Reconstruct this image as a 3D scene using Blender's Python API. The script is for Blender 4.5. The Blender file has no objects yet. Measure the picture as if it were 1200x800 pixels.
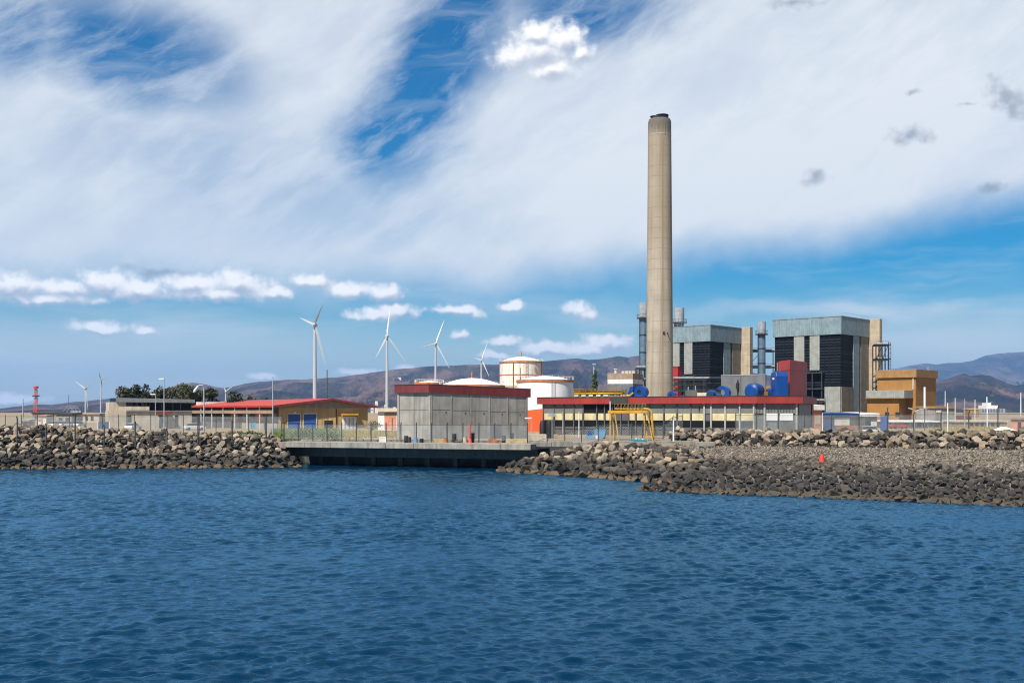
import bpy, bmesh, math, random
import numpy as np
from mathutils import Vector, Matrix, noise as mnoise
random.seed(7); rng = np.random.default_rng(7)
C = bpy.context.scene.collection
scn = bpy.context.scene
PI = math.pi
F, HX, HY, CAMZ, G = 1287.0, 600.0, 482.0, 7.0, 3.2     # focal (px of a 1200 px wide frame), horizon, eye height, ground level

def X(px, Y): return (px-HX)*Y/F
def Z(py, Y): return CAMZ-(py-HY)*Y/F
def P(px, py, Y): return Vector((X(px, Y), Y, Z(py, Y)))

# ------------------------------------------------------------------ mesh builder
class MB:
    def __init__(s): s.v = []; s.f = []
    def add(s, vs, fs):
        n = len(s.v); s.v += [tuple(v) for v in vs]; s.f += [tuple(i+n for i in f) for f in fs]; return s
    def box(s, x0, x1, y0, y1, z0, z1):
        if x0 > x1: x0, x1 = x1, x0
        if y0 > y1: y0, y1 = y1, y0
        if z0 > z1: z0, z1 = z1, z0
        return s.add([(x0,y0,z0),(x1,y0,z0),(x1,y1,z0),(x0,y1,z0),(x0,y0,z1),(x1,y0,z1),(x1,y1,z1),(x0,y1,z1)],
              [(3,2,1,0),(4,5,6,7),(0,1,5,4),(1,2,6,5),(2,3,7,6),(3,0,4,7)])
    def hexa(s, b, t):      # four bottom points, four top points (counter-clockwise seen from above)
        return s.add(list(b)+list(t), [(3,2,1,0),(4,5,6,7),(0,1,5,4),(1,2,6,5),(2,3,7,6),(3,0,4,7)])
    def prism(s, poly, z0, z1):
        n = len(poly)
        a = sum(poly[i][0]*poly[(i+1)%n][1]-poly[(i+1)%n][0]*poly[i][1] for i in range(n))
        if a < 0: poly = poly[::-1]
        return s.add([(p[0],p[1],z0) for p in poly]+[(p[0],p[1],z1) for p in poly],
              [tuple(range(n-1,-1,-1)), tuple(range(n,2*n))]+[(i,(i+1)%n,n+(i+1)%n,n+i) for i in range(n)])
    def bar(s, a, b, w, h=None):
        a, b = Vector(a), Vector(b); h = h or w
        d = (b-a).normalized(); up = Vector((0,0,1)) if abs(d.z) < .95 else Vector((0,1,0))
        r = d.cross(up).normalized()*w/2; u = r.cross(d).normalized()*h/2
        return s.add([a-r-u,a+r-u,a+r+u,a-r+u,b-r-u,b+r-u,b+r+u,b-r+u],
              [(0,1,2,3),(7,6,5,4),(4,5,1,0),(5,6,2,1),(6,7,3,2),(7,4,0,3)])
    def tube(s, pts, r, n=8, caps=True):
        pts = [Vector(p) for p in pts]; rs = r if isinstance(r, (list, tuple)) else [r]*len(pts)
        vs = []; fs = []
        for i, p in enumerate(pts):
            d = (pts[min(i+1,len(pts)-1)]-pts[max(i-1,0)]).normalized()
            up = Vector((0,0,1)) if abs(d.z) < .95 else Vector((0,1,0))
            a = d.cross(up).normalized(); b = a.cross(d)
            for k in range(n):
                t = 2*PI*k/n; vs.append(p+(a*math.cos(t)+b*math.sin(t))*rs[i])
        for i in range(len(pts)-1):
            for k in range(n):
                fs.append((i*n+k, i*n+(k+1)%n, (i+1)*n+(k+1)%n, (i+1)*n+k))
        if caps:
            fs.append(tuple(range(n-1,-1,-1))); m = (len(pts)-1)*n; fs.append(tuple(range(m, m+n)))
        return s.add(vs, fs)
    def lathe(s, prof, n=48, c=(0,0)):           # profile [(r, z)...]
        vs = []; fs = []
        for r, z in prof:
            for k in range(n):
                t = 2*PI*k/n; vs.append((c[0]+r*math.cos(t), c[1]+r*math.sin(t), z))
        for i in range(len(prof)-1):
            for k in range(n):
                fs.append((i*n+k, i*n+(k+1)%n, (i+1)*n+(k+1)%n, (i+1)*n+k))
        fs.append(tuple(range(n-1,-1,-1))); m = (len(prof)-1)*n; fs.append(tuple(range(m, m+n)))
        return s.add(vs, fs)
    def quads(s, arr):
        for q in arr: s.add(q, [(0,1,2,3)])
        return s

def link(name, me, mat, parent=None, loc=None):
    o = bpy.data.objects.new(name, me); C.objects.link(o)
    if mat is not None:
        me.materials.clear(); me.materials.append(mat)
    if parent is not None: o.parent = parent
    if loc is not None: o.location = loc
    return o
def obj(name, mb, mat, parent=None, smooth=False, bevel=0, label=None):
    me = bpy.data.meshes.new(name); me.from_pydata(mb.v, [], mb.f)
    bm = bmesh.new(); bm.from_mesh(me); bmesh.ops.recalc_face_normals(bm, faces=bm.faces)
    if smooth:
        for f in bm.faces: f.smooth = len(f.verts) <= 4
        for e in bm.edges:
            if len(e.link_faces) == 2 and e.calc_face_angle(0) > math.radians(40): e.smooth = False
    bm.to_mesh(me); bm.free()
    o = link(name, me, mat, parent)
    if bevel:
        m = o.modifiers.new('bevel', 'BEVEL'); m.width = bevel; m.segments = 2
    if label: o['label'] = label
    return o
def fast(name, v, f, mat, parent=None, smooth=False):
    v = np.asarray(v, np.float32); f = np.asarray(f, np.int32); k = f.shape[1]
    me = bpy.data.meshes.new(name)
    me.vertices.add(len(v)); me.vertices.foreach_set('co', v.ravel())
    me.loops.add(f.size); me.loops.foreach_set('vertex_index', f.ravel())
    me.polygons.add(len(f)); me.polygons.foreach_set('loop_start', np.arange(0, f.size, k, dtype=np.int32))
    me.polygons.foreach_set('loop_total', np.full(len(f), k, np.int32))
    me.polygons.foreach_set('use_smooth', np.full(len(f), smooth))
    me.update(calc_edges=True); me.validate()
    return link(name, me, mat, parent)
def tag(o, label, cat, group=None):
    o['label'] = label; o['category'] = cat
    if group: o['group'] = group
    return o
def structure(o): o['kind'] = 'structure'; return o
def stuff(o, label, cat): tag(o, label, cat); o['kind'] = 'stuff'; return o
def thing(name, label, cat, loc=(0,0,0), rot=0, group=None):
    o = bpy.data.objects.new(name, None); C.objects.link(o); o.location = loc; o.rotation_euler = (0,0,rot)
    o.empty_display_size = .5
    return tag(o, label, cat, group)
def copy_tree(o, parent=None):
    c = o.copy(); C.objects.link(c)
    if parent is not None: c.parent = parent
    for ch in list(o.children): copy_tree(ch, c)
    return c

class Face:     # a vertical facade plane given by the picture columns and distances of its two ends
    def __init__(s, px0, Y0, px1, Y1, z=G):
        s.a = Vector((X(px0,Y0), Y0)); s.b = Vector((X(px1,Y1), Y1)); d = s.b-s.a
        s.len = d.length; s.d = d.normalized(); s.rot = math.atan2(s.d.y, s.d.x); s.z = z
        s.loc = (s.a.x, s.a.y, z)
    def u(s, px):
        k = (px-HX)/F      # a.x+u d.x = k (a.y+u d.y)
        return (k*s.a.y-s.a.x)/(s.d.x-k*s.d.y)
    def Y(s, px): return s.a.y+s.u(px)*s.d.y
    def h(s, px, py): return Z(py, s.Y(px))-s.z
    def rect(s, mb, px0, px1, py0, py1, d0, d1):      # box on the facade, d = outward depth
        m = (px0+px1)/2
        return mb.box(s.u(px0), s.u(px1), -d1, -d0, s.h(m,py1), s.h(m,py0))

# ------------------------------------------------------------------ materials
def nodes(name):
    m = bpy.data.materials.new(name); m.use_nodes = True; nt = m.node_tree
    return m, nt, nt.nodes['Principled BSDF']
def N(nt, t, **kw):
    n = nt.nodes.new(t)
    for k, v in kw.items():
        if k.startswith('i_'): n.inputs[int(k[2:]) if k[2:].isdigit() else k[2:]].default_value = v
        else: setattr(n, k, v)
    return n
def math_(nt, op, a, b=None, c=None, clamp=False):
    n = nt.nodes.new('ShaderNodeMath'); n.operation = op; n.use_clamp = clamp
    for i, x in enumerate((a, b, c)):
        if x is None: continue
        if isinstance(x, (int, float)): n.inputs[i].default_value = x
        else: nt.links.new(x, n.inputs[i])
    return n.outputs[0]
def mix(nt, fac, a, b, mode='MIX'):
    n = nt.nodes.new('ShaderNodeMix'); n.data_type = 'RGBA'; n.blend_type = mode
    for s, x in ((n.inputs['Factor'], fac), (n.inputs[6], a), (n.inputs[7], b)):
        if isinstance(x, (int, float)): s.default_value = x
        elif isinstance(x, (tuple, list)): s.default_value = (*x[:3], 1)
        else: nt.links.new(x, s)
    return n.outputs[2]
def ramp(nt, x, lo, hi, a=0., b=1., smooth=True):
    n = nt.nodes.new('ShaderNodeMapRange'); n.interpolation_type = 'SMOOTHSTEP' if smooth else 'LINEAR'
    nt.links.new(x, n.inputs[0])
    for i, v in zip((1,2,3,4), (lo,hi,a,b)): n.inputs[i].default_value = v
    return n.outputs[0]
def noise(nt, vec, scale, detail=4, rough=.55, lac=2.):
    n = nt.nodes.new('ShaderNodeTexNoise'); n.inputs['Scale'].default_value = scale
    n.inputs['Detail'].default_value = detail; n.inputs['Roughness'].default_value = rough
    n.inputs['Lacunarity'].default_value = lac
    if vec is not None: nt.links.new(vec, n.inputs['Vector'])
    return n
def scaled(nt, vec, s):
    n = nt.nodes.new('ShaderNodeMapping'); nt.links.new(vec, n.inputs[0]); n.inputs['Scale'].default_value = s
    return n.outputs[0]

ALB = .78
def mat(name, col, rough=.8, var=.2, scale=.6, streak=.0, stain=(.05,.045,.04), rust=None, rustamt=.45, metal=0., corr=None, bump=.15, bscale=6., spec=.4):
    m, nt, b = nodes(name); L = nt.links
    co = N(nt, 'ShaderNodeTexCoord').outputs['Object']
    n1 = noise(nt, co, scale, 6, .6).outputs[0]
    fac = ramp(nt, n1, .3, .72)
    col = tuple(x*ALB for x in col); stain = tuple(x*ALB for x in stain); rust = tuple(x*ALB for x in rust) if rust else None
    c = mix(nt, fac, tuple(x*(1-var) for x in col), tuple(min(1,x*(1+var*.8)) for x in col))
    if streak:
        n2 = noise(nt, scaled(nt, co, (1.6,1.6,.09)), 1.1, 5, .65).outputs[0]
        c = mix(nt, math_(nt, 'MULTIPLY', ramp(nt, n2, .44, .66), streak), c, stain)
    if rust is not None:
        n3 = noise(nt, scaled(nt, co, (1.,1.,.3)), .55, 7, .7).outputs[0]
        c = mix(nt, math_(nt, 'MULTIPLY', ramp(nt, n3, 1-rustamt, 1.02-rustamt+.1), .85), c, rust)
    L.new(c, b.inputs['Base Color'])
    b.inputs['Roughness'].default_value = rough; b.inputs['Metallic'].default_value = metal
    b.inputs['Specular IOR Level'].default_value = spec
    hgt = noise(nt, co, bscale, 5, .6).outputs[0]
    if corr:
        sx = N(nt, 'ShaderNodeSeparateXYZ'); L.new(co, sx.inputs[0])
        w = math_(nt, 'SINE', math_(nt, 'MULTIPLY', math_(nt, 'ADD', sx.outputs[corr[0]], sx.outputs[corr[1]] if len(corr) > 2 else 0.), 2*PI/corr[-1]))
        hgt = math_(nt, 'ADD', math_(nt, 'MULTIPLY', w, 1.2), hgt)
    if bump:
        bp = N(nt, 'ShaderNodeBump', i_Strength=bump, i_Distance=.08); L.new(hgt, bp.inputs['Height']); L.new(bp.outputs[0], b.inputs['Normal'])
    return m

M = {}
M['concrete']   = mat('concrete', (.34,.32,.29), streak=.45, stain=(.14,.13,.12), scale=.35, var=.18)
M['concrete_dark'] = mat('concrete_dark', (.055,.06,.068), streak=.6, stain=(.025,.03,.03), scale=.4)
M['quay']       = mat('quay_concrete', (.29,.265,.225), streak=.6, stain=(.12,.105,.085), scale=.5, var=.25)
M['panel']      = mat('precast_panel', (.315,.29,.25), streak=.6, stain=(.15,.14,.125), scale=.45, var=.22)
M['dirt_joint'] = mat('joint_dirt', (.09,.085,.08), rough=.95)
M['maroon']     = mat('maroon_fascia', (.17,.022,.022), rough=.65, streak=.55, stain=(.08,.012,.012), scale=.3)
M['red']        = mat('red_fascia', (.30,.03,.02), rough=.6, streak=.6, stain=(.2,.02,.015), scale=.25, var=.18)
M['red_duct']   = mat('red_duct', (.42,.025,.022), rough=.5, streak=.2, stain=(.2,.015,.012), scale=.3, var=.15)
M['red_roof']   = mat('red_roof', (.40,.038,.02), rough=.6, scale=.2, var=.15, corr=(0,.6))
M['cream']      = mat('cream_panel', (.58,.50,.28), rough=.7, streak=.2, stain=(.35,.3,.18))
M['whitepanel'] = mat('white_panel', (.8,.8,.78), rough=.6, var=.08)
M['greycorr']   = mat('grey_corrugated', (.165,.165,.15), rough=.6, streak=.35, stain=(.12,.12,.11), corr=(0,1,.45), bump=.5)
M['greyblock']  = mat('grey_block', (.095,.093,.088), streak=.4, stain=(.1,.1,.095))
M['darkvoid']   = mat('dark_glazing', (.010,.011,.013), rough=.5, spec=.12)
M['col']        = mat('pale_column', (.36,.355,.335), streak=.3, stain=(.25,.24,.22))
M['steelblue']  = mat('pale_steel_cladding', (.20,.28,.31), rough=.5, streak=.5, stain=(.15,.17,.17), corr=(0,1,.7), bump=.35, rust=(.30,.26,.2), rustamt=.2)
M['rustclad']   = mat('weathered_cladding', (.29,.315,.305), rough=.6, streak=.7, stain=(.30,.25,.17), corr=(0,1,.7), bump=.35, rust=(.30,.24,.16), rustamt=.36)
M['louvre']     = mat('black_louvre', (.006,.009,.015), rough=.6, var=.3, corr=(2,.9), bump=.8, spec=.15)
M['louvre_rib'] = mat('louvre_rib', (.009,.014,.022), rough=.55, spec=.15)
M['tower']      = mat('tan_concrete', (.44,.36,.26), streak=.45, stain=(.25,.19,.13), scale=.3)
M['tanclad']    = mat('brown_panel', (.24,.20,.155), streak=.4, stain=(.15,.12,.09), corr=(0,1,.7))
M['stack']      = mat('stack_steel', (.13,.20,.27), rough=.5, streak=.3, stain=(.07,.1,.13), metal=.2)
M['stackgrey']  = mat('stack_head', (.34,.37,.39), rough=.5, streak=.5, stain=(.2,.2,.2))
M['steeldark']  = mat('dark_steel', (.035,.036,.04), rough=.6, rust=(.10,.06,.035), rustamt=.38)
M['steel']      = mat('galvanised_steel', (.42,.43,.44), rough=.45, metal=.3, var=.12)
M['postdark']   = mat('fence_post_dark', (.06,.065,.065), rough=.6, rust=(.14,.09,.06), rustamt=.35)
M['wire']       = mat('fence_wire', (.40,.43,.42), rough=.5, metal=.4)
M['whitepole']  = mat('white_pole', (.72,.73,.73), rough=.5, var=.08)
M['turbine']    = mat('turbine_white', (.44,.455,.475), rough=.45, var=.05, scale=.05, bump=0)
M['tank']       = mat('tank_white', (.84,.83,.80), rough=.5, var=.05, streak=.32, stain=(.62,.52,.4))
M['tankrust']   = mat('tank_rusty_white', (.80,.77,.70), rough=.55, var=.08, streak=.5, stain=(.5,.30,.16), rust=(.42,.2,.08), rustamt=.37)
M['rustrim']    = mat('rusty_rim', (.50,.17,.06), rough=.8, var=.3, rust=(.6,.45,.35), rustamt=.4)
M['blue']       = mat('blue_paint', (.004,.05,.23), spec=.25, rough=.45, var=.2, scale=.5, streak=.25, stain=(.004,.03,.14))
M['bluedoor']   = mat('blue_door', (.012,.07,.30), rough=.5, var=.1, corr=(2,.35))
M['bluepale']   = mat('pale_blue_paint', (.12,.30,.48), rough=.5)
M['teal']       = mat('turquoise_paint', (.03,.32,.45), rough=.5)
M['yellow']     = mat('yellow_paint', (.55,.30,.025), rough=.5, var=.2, rust=(.22,.11,.03), rustamt=.38)
M['rustyellow'] = mat('rusty_yellow', (.26,.145,.03), rough=.75, var=.35, rust=(.09,.05,.025), rustamt=.5)
M['ochre']      = mat('ochre_render', (.34,.165,.042), rough=.85, streak=.4, stain=(.26,.14,.04), scale=.25, var=.12)
M['ochrepale']  = mat('ochre_parapet', (.32,.18,.068), rough=.85, streak=.5, stain=(.25,.15,.06))
M['tanwall']    = mat('tan_render', (.47,.31,.13), rough=.85, streak=.35, stain=(.3,.2,.09), scale=.3, corr=(0,1,1.1), bump=.3)
M['gablegrey']  = mat('gable_cladding', (.26,.22,.19), rough=.8, streak=.3, stain=(.15,.13,.11), corr=(0,1,.8))
M['beige']      = mat('beige_render', (.56,.48,.37), rough=.85, streak=.4, stain=(.3,.25,.2))
M['brown']      = mat('brown_render', (.33,.235,.17), rough=.85, streak=.3, stain=(.2,.14,.1))
M['whitewash']  = mat('white_render', (.78,.75,.70), rough=.85, streak=.25, stain=(.5,.45,.4))
M['pink']       = mat('salmon_render', (.60,.24,.15), rough=.85, streak=.2, stain=(.4,.16,.1))
M['greyroof']   = mat('grey_roof_edge', (.20,.21,.23), rough=.7, streak=.3, stain=(.12,.12,.13))
M['greywall']   = mat('grey_screen', (.15,.155,.165), rough=.6, streak=.35, stain=(.14,.14,.15), corr=(0,1,1.0))
M['orange']     = mat('orange_paint', (.78,.12,.02), rough=.5, var=.1)
M['conered']    = mat('cone_red', (.72,.055,.02), rough=.5, var=.1)
M['bark']       = mat('bark', (.10,.075,.055), rough=.9)
M['rubber']     = mat('rubber', (.02,.02,.02), rough=.8)
M['carglass']   = mat('car_glass', (.02,.025,.03), rough=.1)
M['carwhite']   = mat('car_white', (.78,.78,.78), rough=.25, var=.04)
M['cargrey']    = mat('car_silver', (.35,.37,.4), rough=.25, metal=.3)
M['carred']     = mat('car_red', (.35,.03,.02), rough=.25)
M['glass']      = mat('window_glass', (.02,.03,.04), rough=.12, spec=.6)
M['timber']     = mat('pale_timber', (.48,.36,.19), rough=.85, var=.3, scale=2)
M['brick']      = mat('brick_orange', (.42,.17,.09), rough=.9, var=.3, scale=2)
M['black']      = mat('black_plastic', (.015,.016,.018), rough=.6)
M['blueglass']  = mat('blue_board', (.02,.05,.13), rough=.4)

def leaf_mat(name, col, var=.45):
    m, nt, b = nodes(name); L = nt.links
    g = N(nt, 'ShaderNodeNewGeometry')
    c = mix(nt, g.outputs['Random Per Island'], tuple(x*(1-var) for x in col), tuple(x*(1+var) for x in col))
    oi = N(nt, 'ShaderNodeObjectInfo')
    c = mix(nt, math_(nt, 'MULTIPLY', oi.outputs['Random'], .35), c, (.12,.10,.04))
    L.new(c, b.inputs['Base Color']); b.inputs['Roughness'].default_value = .7; b.inputs['Specular IOR Level'].default_value = .25
    return m
M['leaf'] = leaf_mat('dark_foliage', (.020,.030,.013)); M['leafgreen'] = leaf_mat('green_foliage', (.06,.10,.025))
M['leafblue'] = leaf_mat('blue_green_foliage', (.03,.07,.045)); M['scrub'] = leaf_mat('scrub', (.12,.13,.035)); M['dry'] = leaf_mat('dry_grass', (.30,.24,.07), .35)
M['grass'] = leaf_mat('grass', (.11,.17,.03), .5)

def rock_mat(name, pale, dark, wet=True, tide=(.12,.08,.045)):
    m, nt, b = nodes(name); L = nt.links
    g = N(nt, 'ShaderNodeNewGeometry'); oi = N(nt, 'ShaderNodeObjectInfo')
    r = math_(nt, 'FRACT', math_(nt, 'ADD', g.outputs['Random Per Island'], math_(nt, 'MULTIPLY', oi.outputs['Random'], 7.31)))
    pos = g.outputs['Position']
    n = noise(nt, pos, 1.7, 6, .7).outputs[0]
    r2 = math_(nt, 'ADD', math_(nt, 'MULTIPLY', r, .75), math_(nt, 'MULTIPLY', n, .4))
    c = mix(nt, ramp(nt, math_(nt, 'POWER', r2, 1.7), .12, .95, smooth=False), dark, pale)
    hue = math_(nt, 'FRACT', math_(nt, 'MULTIPLY', r, 13.7))
    c = mix(nt, ramp(nt, hue, .78, 1.15), c, (pale[0]*.95, pale[1]*.8, pale[2]*.58))
    if wet:
        z = N(nt, 'ShaderNodeSeparateXYZ'); L.new(pos, z.inputs[0])
        zz = math_(nt, 'ADD', z.outputs[2], math_(nt, 'MULTIPLY', math_(nt, 'SUBTRACT', noise(nt, pos, .35, 3).outputs[0], .5), 1.1))
        c = mix(nt, ramp(nt, zz, 2.0, 1.25, 0, .78), c, (.022,.021,.02))
        zb = math_(nt, 'ADD', z.outputs[2], math_(nt, 'MULTIPLY', math_(nt, 'SUBTRACT', noise(nt, pos, .8, 3).outputs[0], .5), .5))
        c = mix(nt, ramp(nt, zb, .5, .3, 0, .75), c, tide)
    L.new(c, b.inputs['Base Color']); b.inputs['Roughness'].default_value = .9; b.inputs['Specular IOR Level'].default_value = .25
    bp = N(nt, 'ShaderNodeBump', i_Strength=.5, i_Distance=.12); L.new(noise(nt, pos, 3.5, 6, .7).outputs[0], bp.inputs['Height']); L.new(bp.outputs[0], b.inputs['Normal'])
    return m
M['rock'] = rock_mat('basalt_boulder', (.29,.235,.172), (.024,.0215,.0195))
M['rockdark'] = rock_mat('dark_cobble', (.11,.094,.078), (.024,.022,.020), tide=(.085,.062,.04))
M['gravel'] = rock_mat('gravel_stone', (.235,.20,.16), (.062,.054,.045), wet=True)

# ------------------------------------------------------------------ terrain
def wl(px, py): Y = CAMZ*F/(py-HY); return (X(px,Y), Y)
shore = [(-9000,134.0), wl(-300,549.3), wl(0,549), wl(150,548.3), wl(300,547.6), wl(343,547), wl(350,545.5),
         (-28.5,150.5), (0.5,139.5), wl(590,552.6), wl(650,556), wl(700,559), wl(750,563.5), wl(785,567), wl(808,567.5),
         wl(790,570.5), wl(765,572.2), wl(743,573.2), wl(775,576), wl(800,577.3), wl(900,580.6), wl(1000,584.5), wl(1100,589), wl(1200,593.3), wl(1340,599), (9000,76.0)]
poly = np.array(shore+[(9000,9000),(-9000,9000)])
sh = np.array(shore)
def inside(x, y):
    r = np.zeros(x.shape, bool); n = len(poly); j = n-1
    for i in range(n):
        xi, yi = poly[i]; xj, yj = poly[j]
        c = ((yi > y) != (yj > y)) & (x < (xj-xi)*(y-yi)/(yj-yi+1e-12)+xi)
        r ^= c; j = i
    return r
def dist(x, y, a=0, b=None):
    d = np.full(x.shape, 1e9); b = b if b is not None else len(sh)-1
    for i in range(a, b):
        p, q = sh[i], sh[i+1]; e = q-p
        t = np.clip(((x-p[0])*e[0]+(y-p[1])*e[1])/(e@e), 0, 1)
        d = np.minimum(d, np.hypot(x-p[0]-t*e[0], y-p[1]-t*e[1]))
    return d
def ss(x, a, b): t = np.clip((x-a)/(b-a), 0, 1); return t*t*(3-2*t)
def wallY(px): return np.interp(px, [780,900,1200,1400], [146,136,119,110])
def terrain(x, y):
    x = np.asarray(x, float); y = np.asarray(y, float)
    px = HX+x*F/np.maximum(y, 1.)
    d = dist(x, y); ins = inside(x, y)
    zc = np.interp(px, [-50,60,120,200,260,300,325,345], [4.9,4.7,4.15,4.0,3.75,3.5,3.1,2.9]); off = np.interp(px, [0,200,270,325,345], [13,12,8,3.6,2.5])
    zl = np.where(d < off, zc*(d/off)**.85, np.maximum(G, zc-(d-off)*.14))
    zq = np.minimum(2.3, d*3.)+ss(d,9,10)*.9
    zm = np.interp(d, [0,1,10.5,13], [0,.55,3.0,3.15])
    zb = np.interp(d, [0,1.2,3.5,7,14,28,40,60], [0,.35,.95,1.5,2.05,2.6,2.75,G])
    wl_ = 1-ss(px,342,346); wb = ss(px,780,835)*1.; wm = ss(px,588,600)*(1-wb); wq = np.clip(1-wl_-wm-wb, 0, 1)
    wb_near = (ss(-y,-111,-104))*ss(px,700,720); wm = wm*(1-wb_near); wb = np.maximum(wb, wb_near*(1-wl_))
    z = zl*wl_+zq*wq+zm*wm+zb*wb
    wy = wallY(px); s = (y-wy)
    ridge = np.interp(s, [-1.,0,1.5,4.,7.,14.], [0,.25,1.0,1.55,1.3,.45])*ss(px,775,800)
    z = z+ridge*(1-ss(y,160,175))
    z = z*(1-ss(y,158,172))+G*ss(y,158,172)
    return np.where(ins, z, -np.minimum(d*.5, 2.5)-.02)
def tz(x, y): return float(terrain(np.array([x]), np.array([y]))[0])

m, nt, b = nodes('ground'); L = nt.links
pos = N(nt, 'ShaderNodeNewGeometry').outputs['Position']
c = mix(nt, ramp(nt, noise(nt, pos, .09, 6, .65).outputs[0], .38, .62), (.15,.128,.098), (.27,.20,.112))
c = mix(nt, ramp(nt, noise(nt, pos, .012, 5, .6).outputs[0], .45, .6), c, (.23,.165,.098))
c = mix(nt, ramp(nt, noise(nt, pos, .05, 6, .7).outputs[0], .56, .68, 0, .7), c, (.10,.10,.045))
sx = N(nt, 'ShaderNodeSeparateXYZ'); L.new(pos, sx.inputs[0])
fine = mix(nt, noise(nt, pos, 4, 5, .8).outputs[0], (.075,.065,.055), (.25,.215,.175))
c = mix(nt, ramp(nt, sx.outputs[1], 150, 165, 1, 0), c, fine)
c = mix(nt, ramp(nt, math_(nt, 'ADD', sx.outputs[2], math_(nt, 'MULTIPLY', noise(nt, pos, .5).outputs[0], .8)), 1.9, 1.2, 0, .8), c, (.025,.024,.022))
c = mix(nt, N(nt, 'ShaderNodeAttribute', attribute_name='gap_shade').outputs['Fac'], c, (.028,.026,.024))  # shade between the boulders painted into the ground colour as near-black
L.new(c, b.inputs['Base Color']); b.inputs['Roughness'].default_value = .95; b.inputs['Specular IOR Level'].default_value = .2
bp = N(nt, 'ShaderNodeBump', i_Strength=.6, i_Distance=.15); L.new(noise(nt, pos, 2.5, 6, .7).outputs[0], bp.inputs['Height']); L.new(bp.outputs[0], b.inputs['Normal'])
M['ground'] = m

xs = np.concatenate([[-12000,-5000,-2000,-700,-300,-150], np.arange(-90,90.1,.6), [150,300,700,2000,5000,12000]])
ys = np.concatenate([np.arange(60,180.1,.6), [200,240,300,400,600,1000,2000,4000,9000,16000,21000]])
gx, gy = np.meshgrid(xs, ys); gz = terrain(gx, gy)
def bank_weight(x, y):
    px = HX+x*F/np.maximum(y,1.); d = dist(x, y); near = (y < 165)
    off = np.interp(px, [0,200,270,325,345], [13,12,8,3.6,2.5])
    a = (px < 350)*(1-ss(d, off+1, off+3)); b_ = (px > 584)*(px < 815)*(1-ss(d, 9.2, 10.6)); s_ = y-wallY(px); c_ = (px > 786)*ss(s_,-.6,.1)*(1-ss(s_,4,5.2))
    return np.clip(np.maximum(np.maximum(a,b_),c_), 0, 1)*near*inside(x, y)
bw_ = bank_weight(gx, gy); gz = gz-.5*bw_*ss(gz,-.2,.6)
def grid_faces(r, c):
    i = np.arange(r*c).reshape(r, c)
    return np.stack([i[:-1,:-1], i[:-1,1:], i[1:,1:], i[1:,:-1]], -1).reshape(-1, 4)
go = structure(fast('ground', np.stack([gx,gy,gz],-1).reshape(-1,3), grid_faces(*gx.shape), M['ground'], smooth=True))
at = go.data.attributes.new('gap_shade', 'FLOAT', 'POINT'); at.data.foreach_set('value', bw_.ravel().astype(np.float32))

# ------------------------------------------------------------------ water
m, nt, b = nodes('sea_water'); L = nt.links
pos = N(nt, 'ShaderNodeNewGeometry').outputs['Position']
h1 = noise(nt, scaled(nt, pos, (.7,1.2,1)), 2.4, 3, .6).outputs[0]
h2 = noise(nt, scaled(nt, pos, (.9,1.2,1)), 5.5, 3, .6).outputs[0]
gust = ramp(nt, noise(nt, scaled(nt, pos, (.25,1.,1)), .06, 4, .6).outputs[0], .3, .7, .7, 1.15)
hh = math_(nt, 'MULTIPLY', math_(nt, 'ADD', math_(nt, 'MULTIPLY', h1, .55), math_(nt, 'MULTIPLY', h2, .26)), gust)
bp = N(nt, 'ShaderNodeBump', i_Strength=1., i_Distance=.085); L.new(hh, bp.inputs['Height']); nt.nodes.remove(b)
df = N(nt, 'ShaderNodeBsdfDiffuse'); df.inputs[0].default_value = (.0006,.0165,.042,1); gl = N(nt, 'ShaderNodeBsdfGlossy'); gl.inputs['Color'].default_value = (.38,.73,1.0,1); gl.inputs['Roughness'].default_value = .10
fr = N(nt, 'ShaderNodeFresnel'); fr.inputs[0].default_value = 1.33; L.new(bp.outputs[0], fr.inputs[1]); L.new(bp.outputs[0], gl.inputs['Normal'])
ms_ = N(nt, 'ShaderNodeMixShader'); L.new(fr.outputs[0], ms_.inputs[0]); L.new(df.outputs[0], ms_.inputs[1]); L.new(gl.outputs[0], ms_.inputs[2]); L.new(ms_.outputs[0], nt.nodes['Material Output'].inputs[0])
M['water'] = m
nr, nc = 1150, 760
yy = 19*(152/19)**np.linspace(0, 1, nr)
kk = np.linspace(-.60, .60, nc)
wx = kk[None,:]*yy[:,None]; wy_ = np.repeat(yy[:,None], nc, 1)
wz = np.zeros_like(wx); r2 = np.random.default_rng(3)
for i in range(60):
    lam = .32*(1.5/.32)**(i/59); k = 2*PI/lam; th = PI/2+.22+r2.normal()*.5; ph = r2.uniform(0, 2*PI)
    amp = .0086*lam**.85
    dy_ = wy_*np.log(8.)/nr; fade = np.clip((lam-3*dy_)/(2*dy_), 0, 1)
    ph2 = k*(wx*math.cos(th)+wy_*math.sin(th))+ph
    wz += amp*fade*(np.sin(ph2)+.18*np.sin(2*ph2+.6))
mod = np.zeros_like(wx)
for i in range(10):
    k = 2*PI/r2.uniform(9,50); th = r2.uniform(0,PI); mod += np.sin(k*(wx*math.cos(th)*.6+wy_*math.sin(th))+r2.uniform(0,6))
wz *= np.clip(.9+.09*mod, .5, 1.4)
wz *= (1-ss(np.abs(kk)[None,:]+0*wx,.57,.6))*(1-ss(wy_,140,150))
core = np.stack([wx,wy_,wz],-1).reshape(-1,3)
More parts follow.
